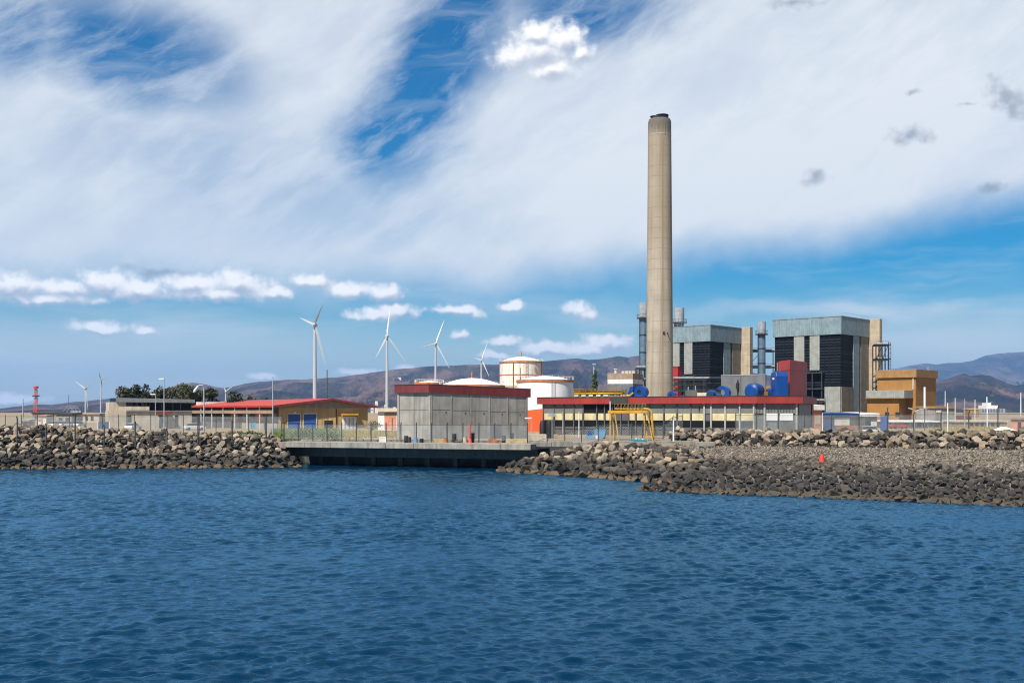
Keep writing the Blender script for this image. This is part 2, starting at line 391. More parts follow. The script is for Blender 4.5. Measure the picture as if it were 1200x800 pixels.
# outer skirt of the same sheet: ring of flat water out to the far sides
edge_l = np.arange(nr)*nc; edge_r = edge_l+nc-1
v = [core]; n0 = len(core)
lf = core[edge_l].copy(); lf[:,0] = -9000; lf[:,2] = 0; rf = core[edge_r].copy(); rf[:,0] = 9000; rf[:,2] = 0
front = core[:nc].copy(); front[:,1] = -400; front[:,2] = 0
v += [lf, rf, front, np.array([[-9000,-400,0],[9000,-400,0]])]
f = [grid_faces(nr,nc)]; a = np.arange(nr-1)
f.append(np.stack([n0+a, edge_l[a], edge_l[a+1], n0+a+1], -1)); f.append(np.stack([edge_r[a], n0+nr+a, n0+nr+a+1, edge_r[a+1]], -1))
a = np.arange(nc-1); fr = n0+2*nr
f.append(np.stack([fr+a, fr+a+1, a+1, a], -1))
f.append(np.array([[fr+nc, fr, 0, n0],[fr+nc-1, fr+nc+1, n0+nr, nc-1]]))
structure(fast('sea_water', np.concatenate(v), np.concatenate(f), M['water'], smooth=True))

# ------------------------------------------------------------------ rocks
def hull(npts, seed, flat=.7):
    r = random.Random(seed); bm = bmesh.new()
    for i in range(npts):
        v = Vector((r.gauss(0,1), r.gauss(0,1), r.gauss(0,1))).normalized()*r.uniform(.82,1.08)
        bm.verts.new((v.x*r.uniform(.92,1.08), v.y*.8, v.z*flat))
    res = bmesh.ops.convex_hull(bm, input=bm.verts)
    bmesh.ops.delete(bm, geom=[g for g in res['geom_interior'] if isinstance(g, bmesh.types.BMVert)], context='VERTS')
    bmesh.ops.triangulate(bm, faces=bm.faces); bmesh.ops.recalc_face_normals(bm, faces=bm.faces)
    bm.verts.index_update()
    V = np.array([v.co[:] for v in bm.verts]); Fc = np.array([[v.index for v in f.verts] for f in bm.faces]); bm.free()
    return V, Fc
def rockshape(seed, flat):      # hull with chipped edges
    r = random.Random(seed); bm = bmesh.new()
    for i in range(13):
        v = Vector((r.gauss(0,1), r.gauss(0,1), r.gauss(0,1))).normalized()*r.uniform(.85,1.15)
        bm.verts.new((v.x, v.y*.82, v.z*flat))
    res = bmesh.ops.convex_hull(bm, input=bm.verts)
    bmesh.ops.delete(bm, geom=[g for g in res['geom_interior'] if isinstance(g, bmesh.types.BMVert)], context='VERTS')
    bmesh.ops.dissolve_limit(bm, angle_limit=.25, verts=bm.verts, edges=bm.edges)
    bmesh.ops.bevel(bm, geom=bm.edges[:], offset=.045, segments=1, affect='EDGES', clamp_overlap=True)
    bmesh.ops.triangulate(bm, faces=bm.faces); bmesh.ops.recalc_face_normals(bm, faces=bm.faces)
    bm.verts.index_update()
    V = np.array([v.co[:] for v in bm.verts]); Fc = np.array([[v.index for v in f.verts] for f in bm.faces]); bm.free()
    return V, Fc
BIG = [rockshape(100+i, [.62,.7,.8,.55][i%4]) for i in range(14)]
SMALL = [hull(11, 300+i, [.6,.75][i%2]) for i in range(8)]
def rotmats(n, tilt, g):
    a = g.uniform(0, 2*PI, n); b_ = g.normal(0, tilt, n); c_ = g.normal(0, tilt, n)
    ca, sa, cb, sb, cc, sc = np.cos(a), np.sin(a), np.cos(b_), np.sin(b_), np.cos(c_), np.sin(c_)
    Rz = np.zeros((n,3,3)); Rz[:,0,0]=ca; Rz[:,0,1]=-sa; Rz[:,1,0]=sa; Rz[:,1,1]=ca; Rz[:,2,2]=1
    Rx = np.zeros((n,3,3)); Rx[:,0,0]=1; Rx[:,1,1]=cb; Rx[:,1,2]=-sb; Rx[:,2,1]=sb; Rx[:,2,2]=cb
    Ry = np.zeros((n,3,3)); Ry[:,1,1]=1; Ry[:,0,0]=cc; Ry[:,0,2]=sc; Ry[:,2,0]=-sc; Ry[:,2,2]=cc
    return Rx@Ry@Rz
def batch(pts, rad, shapes, g, tilt=.5):
    vs = []; fs = []; off = 0; which = g.integers(0, len(shapes), len(pts)); R = rotmats(len(pts), tilt, g)
    for k, (V, Fc) in enumerate(shapes):
        idx = np.where(which == k)[0]
        if not len(idx): continue
        W = np.einsum('nij,vj->nvi', R[idx], V)*rad[idx,None,None]+pts[idx,None,:]
        fs.append((Fc[None]+off+(np.arange(len(idx))*len(V))[:,None,None]).reshape(-1,3)); vs.append(W.reshape(-1,3)); off += len(idx)*len(V)
    return np.concatenate(vs), np.concatenate(fs)
def scatter(x0, x1, y0, y1, rmin, rmax, tries, sel, g, pack=.78, power=2.):
    """dart throwing with a size mix: big ones first"""
    xs_ = g.uniform(x0, x1, tries); ys_ = g.uniform(y0, y1, tries)
    keep = sel(xs_, ys_); xs_, ys_ = xs_[keep], ys_[keep]
    rs = rmin+(rmax-rmin)*g.uniform(0, 1, len(xs_))**power; rs = np.sort(rs)[::-1]
    cell = rmax*2; H = {}; out = []
    for x, y, r in zip(xs_, ys_, rs):
        cx, cy = int(x//cell), int(y//cell); ok = True
        for i in (-1,0,1):
            for j in (-1,0,1):
                for (a, b_, c_) in H.get((cx+i, cy+j), ()):
                    if (a-x)**2+(b_-y)**2 < (pack*(r+c_))**2: ok = False; break
                if not ok: break
            if not ok: break
        if ok: H.setdefault((cx,cy), []).append((x,y,r)); out.append((x,y,r))
    return np.array(out)
def pxof(x, y): return HX+x*F/y
def sel_left(x, y):
    px = pxof(x, y); d = dist(x, y); off = np.interp(px, [0,200,270,325,345], [13,12,8,4.5,3.0])
    return (px < 356) & (px > -70) & (d < off+2.2) & (inside(x, y) | (d < .8)) & (y < 160) & ~((x > -29.5) & (y > 141.5))
def sel_mid(x, y):
    px = pxof(x, y); d = dist(x, y)
    return (px > 586) & (px < 850) & (y > 104.5) & (y < 131) & (d < 10.6) & (inside(x, y) | (d < .6)) & ((px < 836) | (y > 112)) & (pxof(x,y) < 836-(y-104)*0.3) & ~((x < 2) & (y > 131.3))
def sel_wall(x, y):
    px = pxof(x, y); s = y-wallY(px)
    return (px > 786) & (px < 1420) & (s > -.3) & (s < 4.8)
g = np.random.default_rng(11)
A = scatter(-82, -24, 128, 162, .2, .66, 80000, sel_left, g, .70, 1.7)
B = scatter(-4, 26, 103, 134, .22, .72, 46000, sel_mid, g, .70, 1.5)
W = scatter(17, 90, 92, 156, .2, .68, 130000, sel_wall, g, .68, 1.6)
def place(Aa, lift, g):
    z = terrain(Aa[:,0], Aa[:,1]); z = np.maximum(z, -.25)
    return np.stack([Aa[:,0], Aa[:,1], z+Aa[:,2]*lift+g.normal(0, .12, len(Aa))], 1)
regions = [('left', A, place(A, .18, g)), ('mid', B, place(B, .18, g)), ('wall', W, place(W, .25, g))]
# second, lower layer that closes the gaps
allp = np.concatenate([r[2] for r in regions]); allr = np.concatenate([r[1][:,2] for r in regions])
reg = np.concatenate([[i]*len(r[1]) for i, r in enumerate(regions)])
pxs = pxof(allp[:,0], allp[:,1]); app = allr/allp[:,1]
inframe = (pxs > 4) & (pxs < 1196)
order = np.argsort(-np.where(inframe, app, 0))[:300]
ind = np.zeros(len(allp), bool); ind[order] = True
big_me = []
for i, (V, Fc) in enumerate(BIG):
    me = bpy.data.meshes.new('boulder'); me.from_pydata(V.tolist(), [], Fc.tolist()); me.materials.append(M['rock']); big_me.append(me)
where = ['left bank', 'bank right of the quay', 'wall behind the gravel beach']
R0 = rotmats(len(allp), .45, g)
for i in order:
    o = bpy.data.objects.new('boulder', big_me[g.integers(0, len(big_me))]); C.objects.link(o)
    o.location = allp[i]; o.rotation_euler = Matrix(R0[i].tolist()).to_euler(); o.scale = [allr[i]]*3
    z = allp[i,2]; k = reg[i]; size = 'very large' if allr[i] > .60 else 'large' if allr[i] > .54 else 'medium'
    lo, hi = ((1.2, 3.0), (1.2, 2.3), (3.6, 4.1))[k]
    row = ('wet waterline row' if k < 2 else 'foot row') if z < lo else 'middle row' if z < hi else 'top row'
    tag(o, f'{size} angular boulder in the {row} of the {where[k]}', 'boulder', f'boulders of the {where[k]}')
rest = ~ind
v_, f_ = batch(allp[rest], allr[rest], BIG, g, .45)
stuff(fast('riprap_rubble', v_, f_, M['rock']), 'smaller grey and tan rubble packed between the big boulders of the banks', 'rubble')
# cobbles and gravel of the spit
def sel_cob(x, y):
    px = pxof(x, y); d = dist(x, y, 13)
    return (px > 735) & (px < 1440) & (d < 12.5+2*np.sin(x*.7)) & (inside(x, y) | (d < .35)) & (y < wallY(px)-1) & ((pxof(x,y) > 800) | (y < 112)) 
Cb = scatter(10, 72, 70, 122, .13, .5, 80000, sel_cob, g, .74, 1.7)
pc = np.stack([Cb[:,0], Cb[:,1], np.maximum(terrain(Cb[:,0], Cb[:,1]), -.1)+Cb[:,2]*.25], 1)
v_, f_ = batch(pc, Cb[:,2], BIG[:8]+SMALL, g, .5)
stuff(fast('shore_cobbles', v_, f_, M['rockdark']), 'dark wet cobbles along the water edge of the gravel spit', 'cobbles')
def sel_grav(x, y):
    px = pxof(x, y); d = dist(x, y, 13)
    return (px > 790) & (px < 1440) & (d > 6.) & inside(x, y) & (y < wallY(px)+.2)
gxy = g.uniform([14,74], [88,150], (88000,2)); k_ = sel_grav(gxy[:,0], gxy[:,1]); gxy = gxy[k_]
gr = .06+.17*g.uniform(0,1,len(gxy))**2.6
pg = np.stack([gxy[:,0], gxy[:,1], terrain(gxy[:,0], gxy[:,1])+gr*.25], 1)
v_, f_ = batch(pg, gr, SMALL, g, .6)
stuff(fast('gravel', v_, f_, M['gravel']), 'pale grey gravel covering the flat top of the spit', 'gravel')
print('rocks', len(allp), len(Cb), len(gxy))

# ------------------------------------------------------------------ vegetation
def leaves(blobs, n, size, g, aspect=.6):
    """leaf faces spread through the volume of several blobs (x,y,z,rx,ry,rz)"""
    vol = np.array([b_[3]*b_[4]*b_[5] for b_ in blobs])**.75; ids = g.choice(len(blobs), n, p=vol/vol.sum()); B_ = np.array(blobs)[ids]
    d = g.normal(size=(n,3)); d /= np.linalg.norm(d, axis=1)[:,None]; r = g.uniform(.25,1.08,n)**.6
    c = B_[:,:3]+d*r[:,None]*B_[:,3:6]
    a = g.normal(size=(n,3)); a /= np.linalg.norm(a, axis=1)[:,None]; b2 = np.cross(a, g.normal(size=(n,3))); b2 /= np.linalg.norm(b2, axis=1)[:,None]
    s = size*g.uniform(.6,1.3,n)[:,None]; a = a*s; b2 = b2*s*aspect
    q = np.stack([c-a, c-b2*.9+a*.1, c+a, c+b2*.9+a*.1], 1)
    return q.reshape(-1,3), np.arange(4*n).reshape(n,4)
def foliage(name, blobs, n, size, material, parent=None, seed=0):
    v, f = leaves(blobs, n, size, np.random.default_rng(seed)); return fast(name, v, f, material, parent)
def tree(px, Y, pytop, label, group, spread=1., material='leaf', seed=0, tilt=0., n=1500, lean=None):
    r = random.Random(seed); H = Z(pytop, Y)-G; root = thing('tree', label, 'tree', (X(px,Y), Y, G), 0, group)
    w = H*.33*spread
    t = MB(); top = Vector((tilt*H*.3, 0, H*.72)); t.tube([(0,0,-.3), (tilt*H*.1,0,H*.3), top], [H*.035,H*.026,H*.012], 8)
    blobs = []
    for k in range(13):
        a = r.uniform(0, 2*PI); rr = w*r.uniform(.25,1.25); hz = H*r.uniform(.4,.97)
        e = Vector((tilt*hz*.4+rr*math.cos(a), rr*math.sin(a), hz)); s = H*r.uniform(.06,.15)
        blobs.append((e.x, e.y, e.z, s*1.2, s*1.2, s)); t.tube([(tilt*H*.12,0,H*.34), (e+Vector((0,0,-s*.4)))], [H*.016,H*.006], 6)
    blobs.append((tilt*H*.4, 0, H*.9, H*.09, H*.09, H*.11))
    obj('trunk', t, M['bark'], root, True)
    foliage('crown', blobs, n, H*.034, M[material], root, seed)
    return root
tl = ['loose dark tree at the left end of the grey building roof', 'bushy dark tree, second from the left behind the grey building', 'low round dark tree behind the middle of the grey building roof', 'tall ragged tree leaning left above the grey building', 'olive rounded tree just left of the tall roadside pole', 'dark upright tree at the right end behind the grey building',
      'dark conical tree right of the tall roadside pole', 'tall dark tree behind the left end of the red roof', 'dense dark conical tree behind the red roof', 'small dark tree right of the twin bladed small turbine', 'low wide dark tree, last in the row behind the red roof', 'thin airy tree with a bare top behind the curved lamp post']
tp = [(143,456.5,.9,.2),(153,454,.8,0),(166,458.5,1.3,0),(178,450.5,.75,-.35),(189,456.5,1.0,.1),(201,457.5,1.2,0),(208,453.5,.8,0),(233,455.5,.8,0),(247,453.5,.9,0),(281,461,.8,0),(292,463,1.7,0),(224,453,.5,-.1)]
for i, (px, py, sp, ti) in enumerate(tp):
    tree(px, 268+5*(i%3), py, tl[i], 'trees behind the buildings on the left', sp, 'leaf', 40+i, ti, 1500)
def cone_tree(px, Y, pytop, pybase, wpx, label, seed):
    H = Z(pytop,Y)-G; root = thing('conifer_tree', label, 'tree', (X(px,Y),Y,G)); w = wpx*Y/F/2
    obj('trunk', MB().tube([(0,0,-.3),(0,0,H*.97)], [H*.02,H*.005]), M['bark'], root)
    bl = [(w*.25*math.sin(k*2.3), w*.25*math.cos(k*2.3), H*(.35+.6*k/9), w*(1.-.75*abs(k/9-.25)), w*(1.-.75*abs(k/9-.25)), H*.06) for k in range(10)]
    foliage('crown', bl, 1800, H*.022, M['leafblue'], root, seed)
cone_tree(697, 320, 434, 460, 9.5, 'dark blue green conifer standing between the white tanks and the chimney', 5)
def shrub(px, Y, w, h, label, material, seed, group, n=420):
    z = tz(X(px,Y),Y); r = random.Random(seed); root = thing('shrub', label, 'shrub', (X(px,Y),Y,z), 0, group)
    bl = [(r.uniform(-w,w)*.6, r.uniform(-w,w)*.5, h*r.uniform(.3,.75), w*r.uniform(.25,.5), w*.4, h*r.uniform(.2,.35)) for k in range(6)]
    obj('stem', MB().tube([(0,0,-.2),(.1,0,h*.4)], [.06,.03], 6).tube([(0,0,0),(-.3,.1,h*.45)], [.05,.02], 6), M['bark'], root)
    foliage('foliage', bl, n, .13, M[material], root, seed)
SG = 'shrubs on the bank and quay edge'
for i, (px, Y, w, h, mt, lb) in enumerate([(262,150,1.2,.9,'scrub','low dusty shrub at the left end of the bank scrub'),(274,149,1.3,1.0,'scrub','brownish shrub on the boulders below the thin fence post'),(287,148,1.5,1.1,'leafgreen','dark green shrub among boulders beneath the red roofed hall'),(299,148,1.2,1.0,'scrub','olive shrub on the boulder bank nearest the tall pale pole'),
        (345,160,1.6,1.3,'leafgreen','green bush below the left blue door'),(362,161,1.7,1.5,'leafgreen','rounded green bush below the right blue door'),(377,161,1.6,1.5,'grass','tall light green bush beside the black opening'),(392,160,1.2,1.1,'grass','small green bush by the leaning fence post'),(436,215,2.,2.2,'leaf','dark bush in the gap right of the red roofed hall'),
        (1028,172,1.2,.8,'leafgreen','low green shrub under the blue board on the right')]):
    shrub(px, Y, w, h, lb, mt, 60+i, SG)
def grass_patch(n, sel, hmin, hmax, material, name, label, seed):
    g2 = np.random.default_rng(seed); pts = sel(g2, n); n = len(pts); z = terrain(pts[:,0], pts[:,1])
    a = g2.uniform(0,2*PI,n); h = g2.uniform(hmin,hmax,n); w = .05+.05*g2.uniform(size=n); b0 = np.stack([pts[:,0],pts[:,1],z-.03],1)
    d = np.stack([np.cos(a),np.sin(a),0*a],1)*w[:,None]; tip = b0+np.stack([g2.normal(0,.12,n),g2.normal(0,.12,n),h],1)
    fast(name, np.stack([b0-d,b0+d,tip],1).reshape(-1,3), np.arange(3*n).reshape(n,3), M[material])
    return stuff(bpy.data.objects[name], label, 'grass')
def patch(px0, px1, y0, y1):
    def s(g2, n):
        p = np.stack([g2.uniform(px0,px1,n), g2.uniform(y0,y1,n)],1); x = (p[:,0]-HX)*p[:,1]/F
        k = np.array([mnoise.noise((a*.12,b*.12,1.3)) for a, b in zip(x, p[:,1])]) > -.28
        return np.stack([x[k], p[k,1]],1)
    return s
grass_patch(16000, patch(318,398,150,205), .3, .95, 'grass', 'green_grass', 'green weeds and grass behind the quay fence below the blue doors', 1)
grass_patch(12000, patch(398,470,155,205), .2, .5, 'dry', 'dry_grass', 'yellow dry grass between the quay fence and the white door', 2)
grass_patch(9000, patch(1085,1260,150,260), .2, .5, 'dry', 'straw_grass', 'straw coloured dry grass behind the boulder wall on the far right', 3)

# ------------------------------------------------------------------ quay
qf = Face(326,142.5,622,131.5, 0)
q = thing('quay', 'grey concrete quay with a pale deck edge over a dark recess, left of centre', 'quay', qf.loc, qf.rot)
Lq = qf.len; slab = MB()
for k in range(9): slab.box(Lq*k/9+.012, Lq*(k+1)/9-.012, 0, 11, 2.38, 3.08)
obj('deck_slab', slab, M['quay'], q, bevel=.03)
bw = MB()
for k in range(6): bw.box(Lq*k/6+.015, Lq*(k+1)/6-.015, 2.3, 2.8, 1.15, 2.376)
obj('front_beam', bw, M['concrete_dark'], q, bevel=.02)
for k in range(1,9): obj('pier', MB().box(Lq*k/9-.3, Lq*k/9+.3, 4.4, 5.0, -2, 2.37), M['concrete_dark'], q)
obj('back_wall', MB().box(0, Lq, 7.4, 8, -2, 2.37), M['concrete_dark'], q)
obj('kerb', MB().box(.4, Lq-.2, 5.2, 5.45, 3.084, 3.32), M['quay'], q, bevel=.02)

# ------------------------------------------------------------------ fences
def fence(label, pts, h, spacing, post_r, mesh=True, post_mat='postdark', rail=True, heights=None, group=None, zfix=None, wire_mat='wire', cell=.24, wr=.012):
    """pts = ground points (x,y); posts, rails and crossed wires"""
    P0 = Vector((*pts[0], 0)); root = thing('wire_fence', label, 'fence', (P0.x, P0.y, zfix if zfix is not None else tz(P0.x,P0.y)), 0, group); z0 = root.location.z
    posts = []; seg = []
    for a, b_ in zip(pts[:-1], pts[1:]):
        d = math.hypot(b_[0]-a[0], b_[1]-a[1]); n = max(1, round(d/spacing))
        seg += [(a[0]+(b_[0]-a[0])*k/n, a[1]+(b_[1]-a[1])*k/n) for k in range(n)]
    seg.append(pts[-1])
    loc = [Vector((x-P0.x, y-P0.y, 0 if zfix is not None else tz(x,y)-z0)) for x, y in seg]
    hs = [h*(heights[i%len(heights)] if heights else 1.) for i in range(len(loc))]
    for p, hh_ in zip(loc, hs):
        obj('post', MB().tube([p+Vector((0,0,-.5)), p+Vector((random.uniform(-.04,.04),0,hh_))], post_r, 6).tube([p+Vector((0,0,hh_)), p+Vector((.02,-.18,hh_+.25))], post_r*.8, 6), M[post_mat], root)
    if rail:
        for t in (.12, .98):
            r = MB()
            for a, b_ in zip(loc[:-1], loc[1:]): r.bar(a+Vector((0,0,h*t)), b_+Vector((0,0,h*t)), .045)
            obj('rail', r, M[post_mat], root)
    if mesh:
        v = []; f = []
        for a, b_ in zip(loc[:-1], loc[1:]):
            d = b_-a; l = d.xy.length; hw = h*.86; n = int((l+hw)/cell)
            for k in range(n):
                for sgn in (0, 1):
                    s0 = k*cell-hw; t0 = max(0, -s0); t1 = min(hw, l-s0)
                    if t1 <= t0: continue
                    u0, u1 = s0+t0, s0+t1
                    if sgn: u0, u1 = l-u0, l-u1
                    p = a+d*(u0/l)+Vector((0,0,h*.12+t0)); q_ = a+d*(u1/l)+Vector((0,0,h*.12+t1)); wv = Vector((wr,0,0)); yv = Vector((0,wr,0)); m0 = len(v)
                    v += [p-wv, p+wv, p+yv, q_-wv, q_+wv, q_+yv]; f += [(m0,m0+1,m0+4,m0+3),(m0+1,m0+2,m0+5,m0+4),(m0+2,m0,m0+3,m0+5)]
        me = MB(); me.v = [tuple(x) for x in v]; me.f = f; me2 = bpy.data.meshes.new('wire_mesh'); me2.from_pydata(me.v, [], me.f); link('wire_mesh', me2, M[wire_mat], root)
    return root
def gp(px, Y): return (X(px,Y), Y)
fence('dark wire fence along the quay deck in front of the concrete building', [gp(333,146),gp(470,141.5),gp(618,136)], 2.25, 2.1, .075, zfix=3.086, cell=.2)
fence('thin dark fence posts standing in the boulders on the left bank', [gp(20,141.5),gp(122,141.5),gp(232,142),gp(312,143)], 3.3, 3.9, .10, mesh=False, rail=False, heights=[1,.75,1.2,.85])
fence('long wire mesh fence behind the left boulder bank', [gp(-50,172),gp(120,170),gp(330,168)], 3.1, 2.6, .06, post_mat='postdark', cell=.13)
fence('tall wire fence with dark posts above the boulder wall on the right', [gp(862,145.5),gp(912,142.5),gp(1040,135.5),gp(1240,124)], 2.6, 3.05, .075, heights=[1,1.05,1.25,1], cell=.13)
fence('wire fence with thin posts in front of the long red fascia hall', [gp(622,140),gp(740,142),gp(800,152)], 2.3, 2.4, .06, cell=.34)

# ------------------------------------------------------------------ concrete building with maroon fascia
ca = P(505,0,150); cl = P(466,0,152.5); cr = P(618.5,0,158)
left = Face(466,152.5,505,150,3.1); right = Face(505,150,618.5,158,3.1)
bl = thing('concrete_building', 'windowless grey concrete panel building with a maroon fascia on the quay', 'building', (ca.x, ca.y, 3.1))
o2 = Vector((ca.x, ca.y, 0))
back = Vector((cl.x,cl.y,0))+Vector((cr.x,cr.y,0))-o2
c4 = [Vector((0,0,0)), Vector((cr.x,cr.y,0))-o2, back-o2, Vector((cl.x,cl.y,0))-o2]
ht = [Z(460,150)-3.1, Z(465.5,158)-3.1, Z(465,160)-3.1, Z(460.5,152.5)-3.1]
mb = MB().hexa([p+Vector((0,0,-.05)) for p in c4], [p+Vector((0,0,h_+.25)) for p, h_ in zip(c4, ht)])
obj('wall', mb, M['panel'], bl)
cen = sum(c4, Vector())/4
def grow(p, k): d = (p-cen); return p+d.normalized()*k
t2 = [Z(450.4,150)-3.1, Z(456,158)-3.1, Z(455.5,160)-3.1, Z(451.3,152.5)-3.1]
obj('fascia', MB().hexa([grow(p,.45)+Vector((0,0,h_)) for p, h_ in zip(c4, ht)], [grow(p,.45)+Vector((0,0,h_)) for p, h_ in zip(c4, t2)]), M['maroon'], bl)
obj('roof_edge_trim', MB().hexa([grow(p,.52)+Vector((0,0,h_+.003)) for p, h_ in zip(c4, t2)], [grow(p,.52)+Vector((0,0,h_+.09)) for p, h_ in zip(c4, t2)]), M['steeldark'], bl)
def on(a, b_, t, out, z0, z1, w, th, mb):      # strip on the wall between ground points a and b at fraction t
    d = (b_-a).normalized(); nrm = Vector((d.y,-d.x,0)); p = a.lerp(b_, t)
    q0 = p-d*w/2+nrm*out; q1 = p+d*w/2+nrm*out; i0 = q0-nrm*th; i1 = q1-nrm*th
    return mb.hexa([q0+Vector((0,0,z0)),q1+Vector((0,0,z0)),i1+Vector((0,0,z0)),i0+Vector((0,0,z0))],[q0+Vector((0,0,z1)),q1+Vector((0,0,z1)),i1+Vector((0,0,z1)),i0+Vector((0,0,z1))])
A0, A1, A3 = c4[0], c4[1], c4[3]
for t in (.0,.195,.395,.585,.775,.975):
    obj('pilaster', on(A0, A1, t+.008, .05, -.05, ht[0]*(1-t)+ht[1]*t-.01, .16, .1, MB()), M['panel'], bl)
obj('pilaster', on(A3, A0, .03, .12, -.05, ht[3]-.01, .35, .16, MB()), M['panel'], bl); obj('pilaster', on(A3, A0, .97, .12, -.05, ht[0]-.01, .3, .16, MB()), M['panel'], bl)
j = MB()
for t0, t1 in ((.02,.19),(.21,.39),(.405,.575),(.595,.765),(.785,.96)):
    tm = (t0+t1)/2; zj = 4.15-.42*tm; on(A0, A1, tm, .012, zj-.03, zj+.03, (t1-t0)*(A1-A0).length, .02, j)
    zz = zj-.5; on(A0, A1, tm+.045, .013, zz, zz+.26, .2, .02, j)      # small vents with dark rims
on(A3, A0, .5, .012, 4.1, 4.16, (A0-A3).length*.9, .02, j); on(A3, A0, .5, .014, 0, ht[0]-.1, .05, .02, j)
obj('panel_joint', j, M['dirt_joint'], bl)
obj('door', on(A0, A1, .66, .03, 0, 2.1, 1.75, .05, MB()), M['greywall'], bl)
obj('ledge', on(A3, A0, .66, .02, 0, 1.9, .9, .04, MB()), M['concrete'], bl, label='small grey service hatch')

# ------------------------------------------------------------------ tanks
def tank(px, Y, rpx, pyrim, pytop, label, material='tank', band=None, ring=None, stub=True):
    r = rpx*Y/F; H = Z(pyrim,Y)-G; ht_ = Z(pytop,Y)-G; root = thing('storage_tank', label, 'tank', (X(px,Y),Y,G))
    obj('shell', MB().lathe([(r,0),(r,H*.33),(r,H*.66),(r,H)], 64), material if not isinstance(material, str) else M[material], root, True)
    R_ = [(r*1.0,H+.003)]+[(r*math.cos(a), H+(ht_-H)*math.sin(a)**1.0) for a in np.linspace(.02,PI/2-.05,10)]
    prof = [(r*1.02*(1-t), H+.02+(ht_-H)*(1-(1-t)**1.9)) for t in np.linspace(0,.97,12)]
    obj('dome_roof', MB().lathe(prof, 64), M['tank'], root, True)
    obj('roof_rim', MB().lathe([(r*1.002,H-.26),(r*1.03,H-.24),(r*1.03,H+.2),(r*1.002,H+.22)], 64), M['rustrim'], root)
    rl = MB()
    for k in range(28):
        a = 2*PI*k/28; c_, s_ = math.cos(a)*r, math.sin(a)*r
        rl.bar((c_,s_,H+.1),(c_,s_,H+.95),.05)
        a2 = 2*PI*(k+1)/28; rl.bar((c_,s_,H+.95),(math.cos(a2)*r,math.sin(a2)*r,H+.95),.04)
    obj('railing', rl, M['whitepole'], root)
    for zz in (ring or []): obj('stiffener_ring', MB().lathe([(r*1.001,zz-.12),(r*1.015,zz-.1),(r*1.015,zz+.1),(r*1.001,zz+.12)], 64), M['rustrim'], root)
    if stub: obj('roof_vent', MB().tube([(0,0,ht_-.1),(0,0,ht_+.7)], .16).tube([(0,0,ht_+.7),(0,0,ht_+1.5)], [.2,.05]), M['rustrim'], root)
    if ring:
        for sn, z0, z1, w_ in ((-.36,.45,1.,.34),(-.05,.72,.9,.18),(.62,.84,.93,.5),(.93,.5,1.,.5)): obj('rust_streak', MB().bar((r*sn,-r*math.sqrt(1-sn*sn)*1.004,H*z0),(r*sn,-r*math.sqrt(1-sn*sn)*1.004,H*z1),w_,.1), M['rustyellow'] if sn < 0 else M['rustrim'], root)
    ld = MB()
    for dx in (-.25,.25): ld.bar((r*.985*math.sin(.25*1)+dx,-r*1.03*math.cos(.25),.2),(r*.985*math.sin(.25)+dx,-r*1.03*math.cos(.25),H+1),.05)
    for k in range(int(H/.35)): ld.bar((r*.985*math.sin(.25)-.25,-r*1.03*math.cos(.25),.4+k*.35),(r*.985*math.sin(.25)+.25,-r*1.03*math.cos(.25),.4+k*.35),.035)
    obj('ladder', ld, M['rustrim'] if ring else M['steel'], root)
    return root, r, H
m, nt, b = nodes('tank_white_orange'); L = nt.links
co = N(nt, 'ShaderNodeTexCoord').outputs['Object']; sx = N(nt, 'ShaderNodeSeparateXYZ'); L.new(co, sx.inputs[0])
edge = math_(nt, 'SUBTRACT', sx.outputs[2], math_(nt, 'MULTIPLY', sx.outputs[0], .10))
c = mix(nt, ramp(nt, noise(nt, co, .5, 5).outputs[0], .3, .7), (.62,.61,.59), (.68,.67,.65))
c = mix(nt, ramp(nt, noise(nt, scaled(nt, co, (1.5,1.5,.1)), 1., 5, .6).outputs[0], .58, .75, 0, .4), c, (.6,.5,.4))
c = mix(nt, ramp(nt, edge, 4.42, 4.36), c, (.62,.075,.01))
L.new(c, b.inputs['Base Color']); b.inputs['Roughness'].default_value = .5; M['tankorange'] = m
tank(610.8, 285, 25.2, 424.5, 418, 'tall white storage tank with rusty rings, farthest right of the domes', 'tankrust', ring=[10.2, 13.2])
tank(638.8, 214, 33, 446.5, 440.5, 'white storage tank with a bright orange lower band beside the concrete building', 'tankorange', stub=False)
tank(553, 245, 38, 452.5, 443, 'low white domed tank with rusty rim behind the concrete building roof', 'tankrust')
tank(503, 250, 17, 449.5, 446.3, 'small grey topped tank peeping over the left end of the concrete building', 'stackgrey', stub=False)

# ------------------------------------------------------------------ long hall with red fascia
hA = Face(636,185,887,165); hB = Face(887,165,935.5,165); hC = Face(935.5,165,952,190)
p = [hA.a, hA.b, hB.b, hC.b, Vector((20,207))]
hall = thing('long_hall', 'long low hall with bright red fascia and cream panels in front of the chimney', 'building', (p[0].x,p[0].y,G))
def off_poly(p, k):
    n = len(p); out = []
    for i in range(n):
        d0 = (p[i]-p[i-1]).normalized(); d1 = (p[(i+1)%n]-p[i]).normalized(); n0 = Vector((d0.y,-d0.x)); n1 = Vector((d1.y,-d1.x))
        bis = (n0+n1).normalized(); out.append(p[i]+bis*k/max(.35,bis.dot(n0)))
    return out
loc2 = lambda ps: [(q_.x-p[0].x, q_.y-p[0].y) for q_ in ps]
ROOF = Z(464,165)-G       # fascia top above ground
obj('wall', MB().prism(loc2(p), -.1, ROOF-.5), M['greyblock'], hall)
fas = MB(); op = off_poly(p, .7); ip = off_poly(p, -.05); n = len(p)
for i in range(n):
    a, b_ = op[i], op[(i+1)%n]; c_, d_ = ip[(i+1)%n], ip[i]
    q4 = loc2([a,b_,c_,d_]); fas.hexa([(*t,ROOF-1.08) for t in q4], [(*t,ROOF) for t in q4])
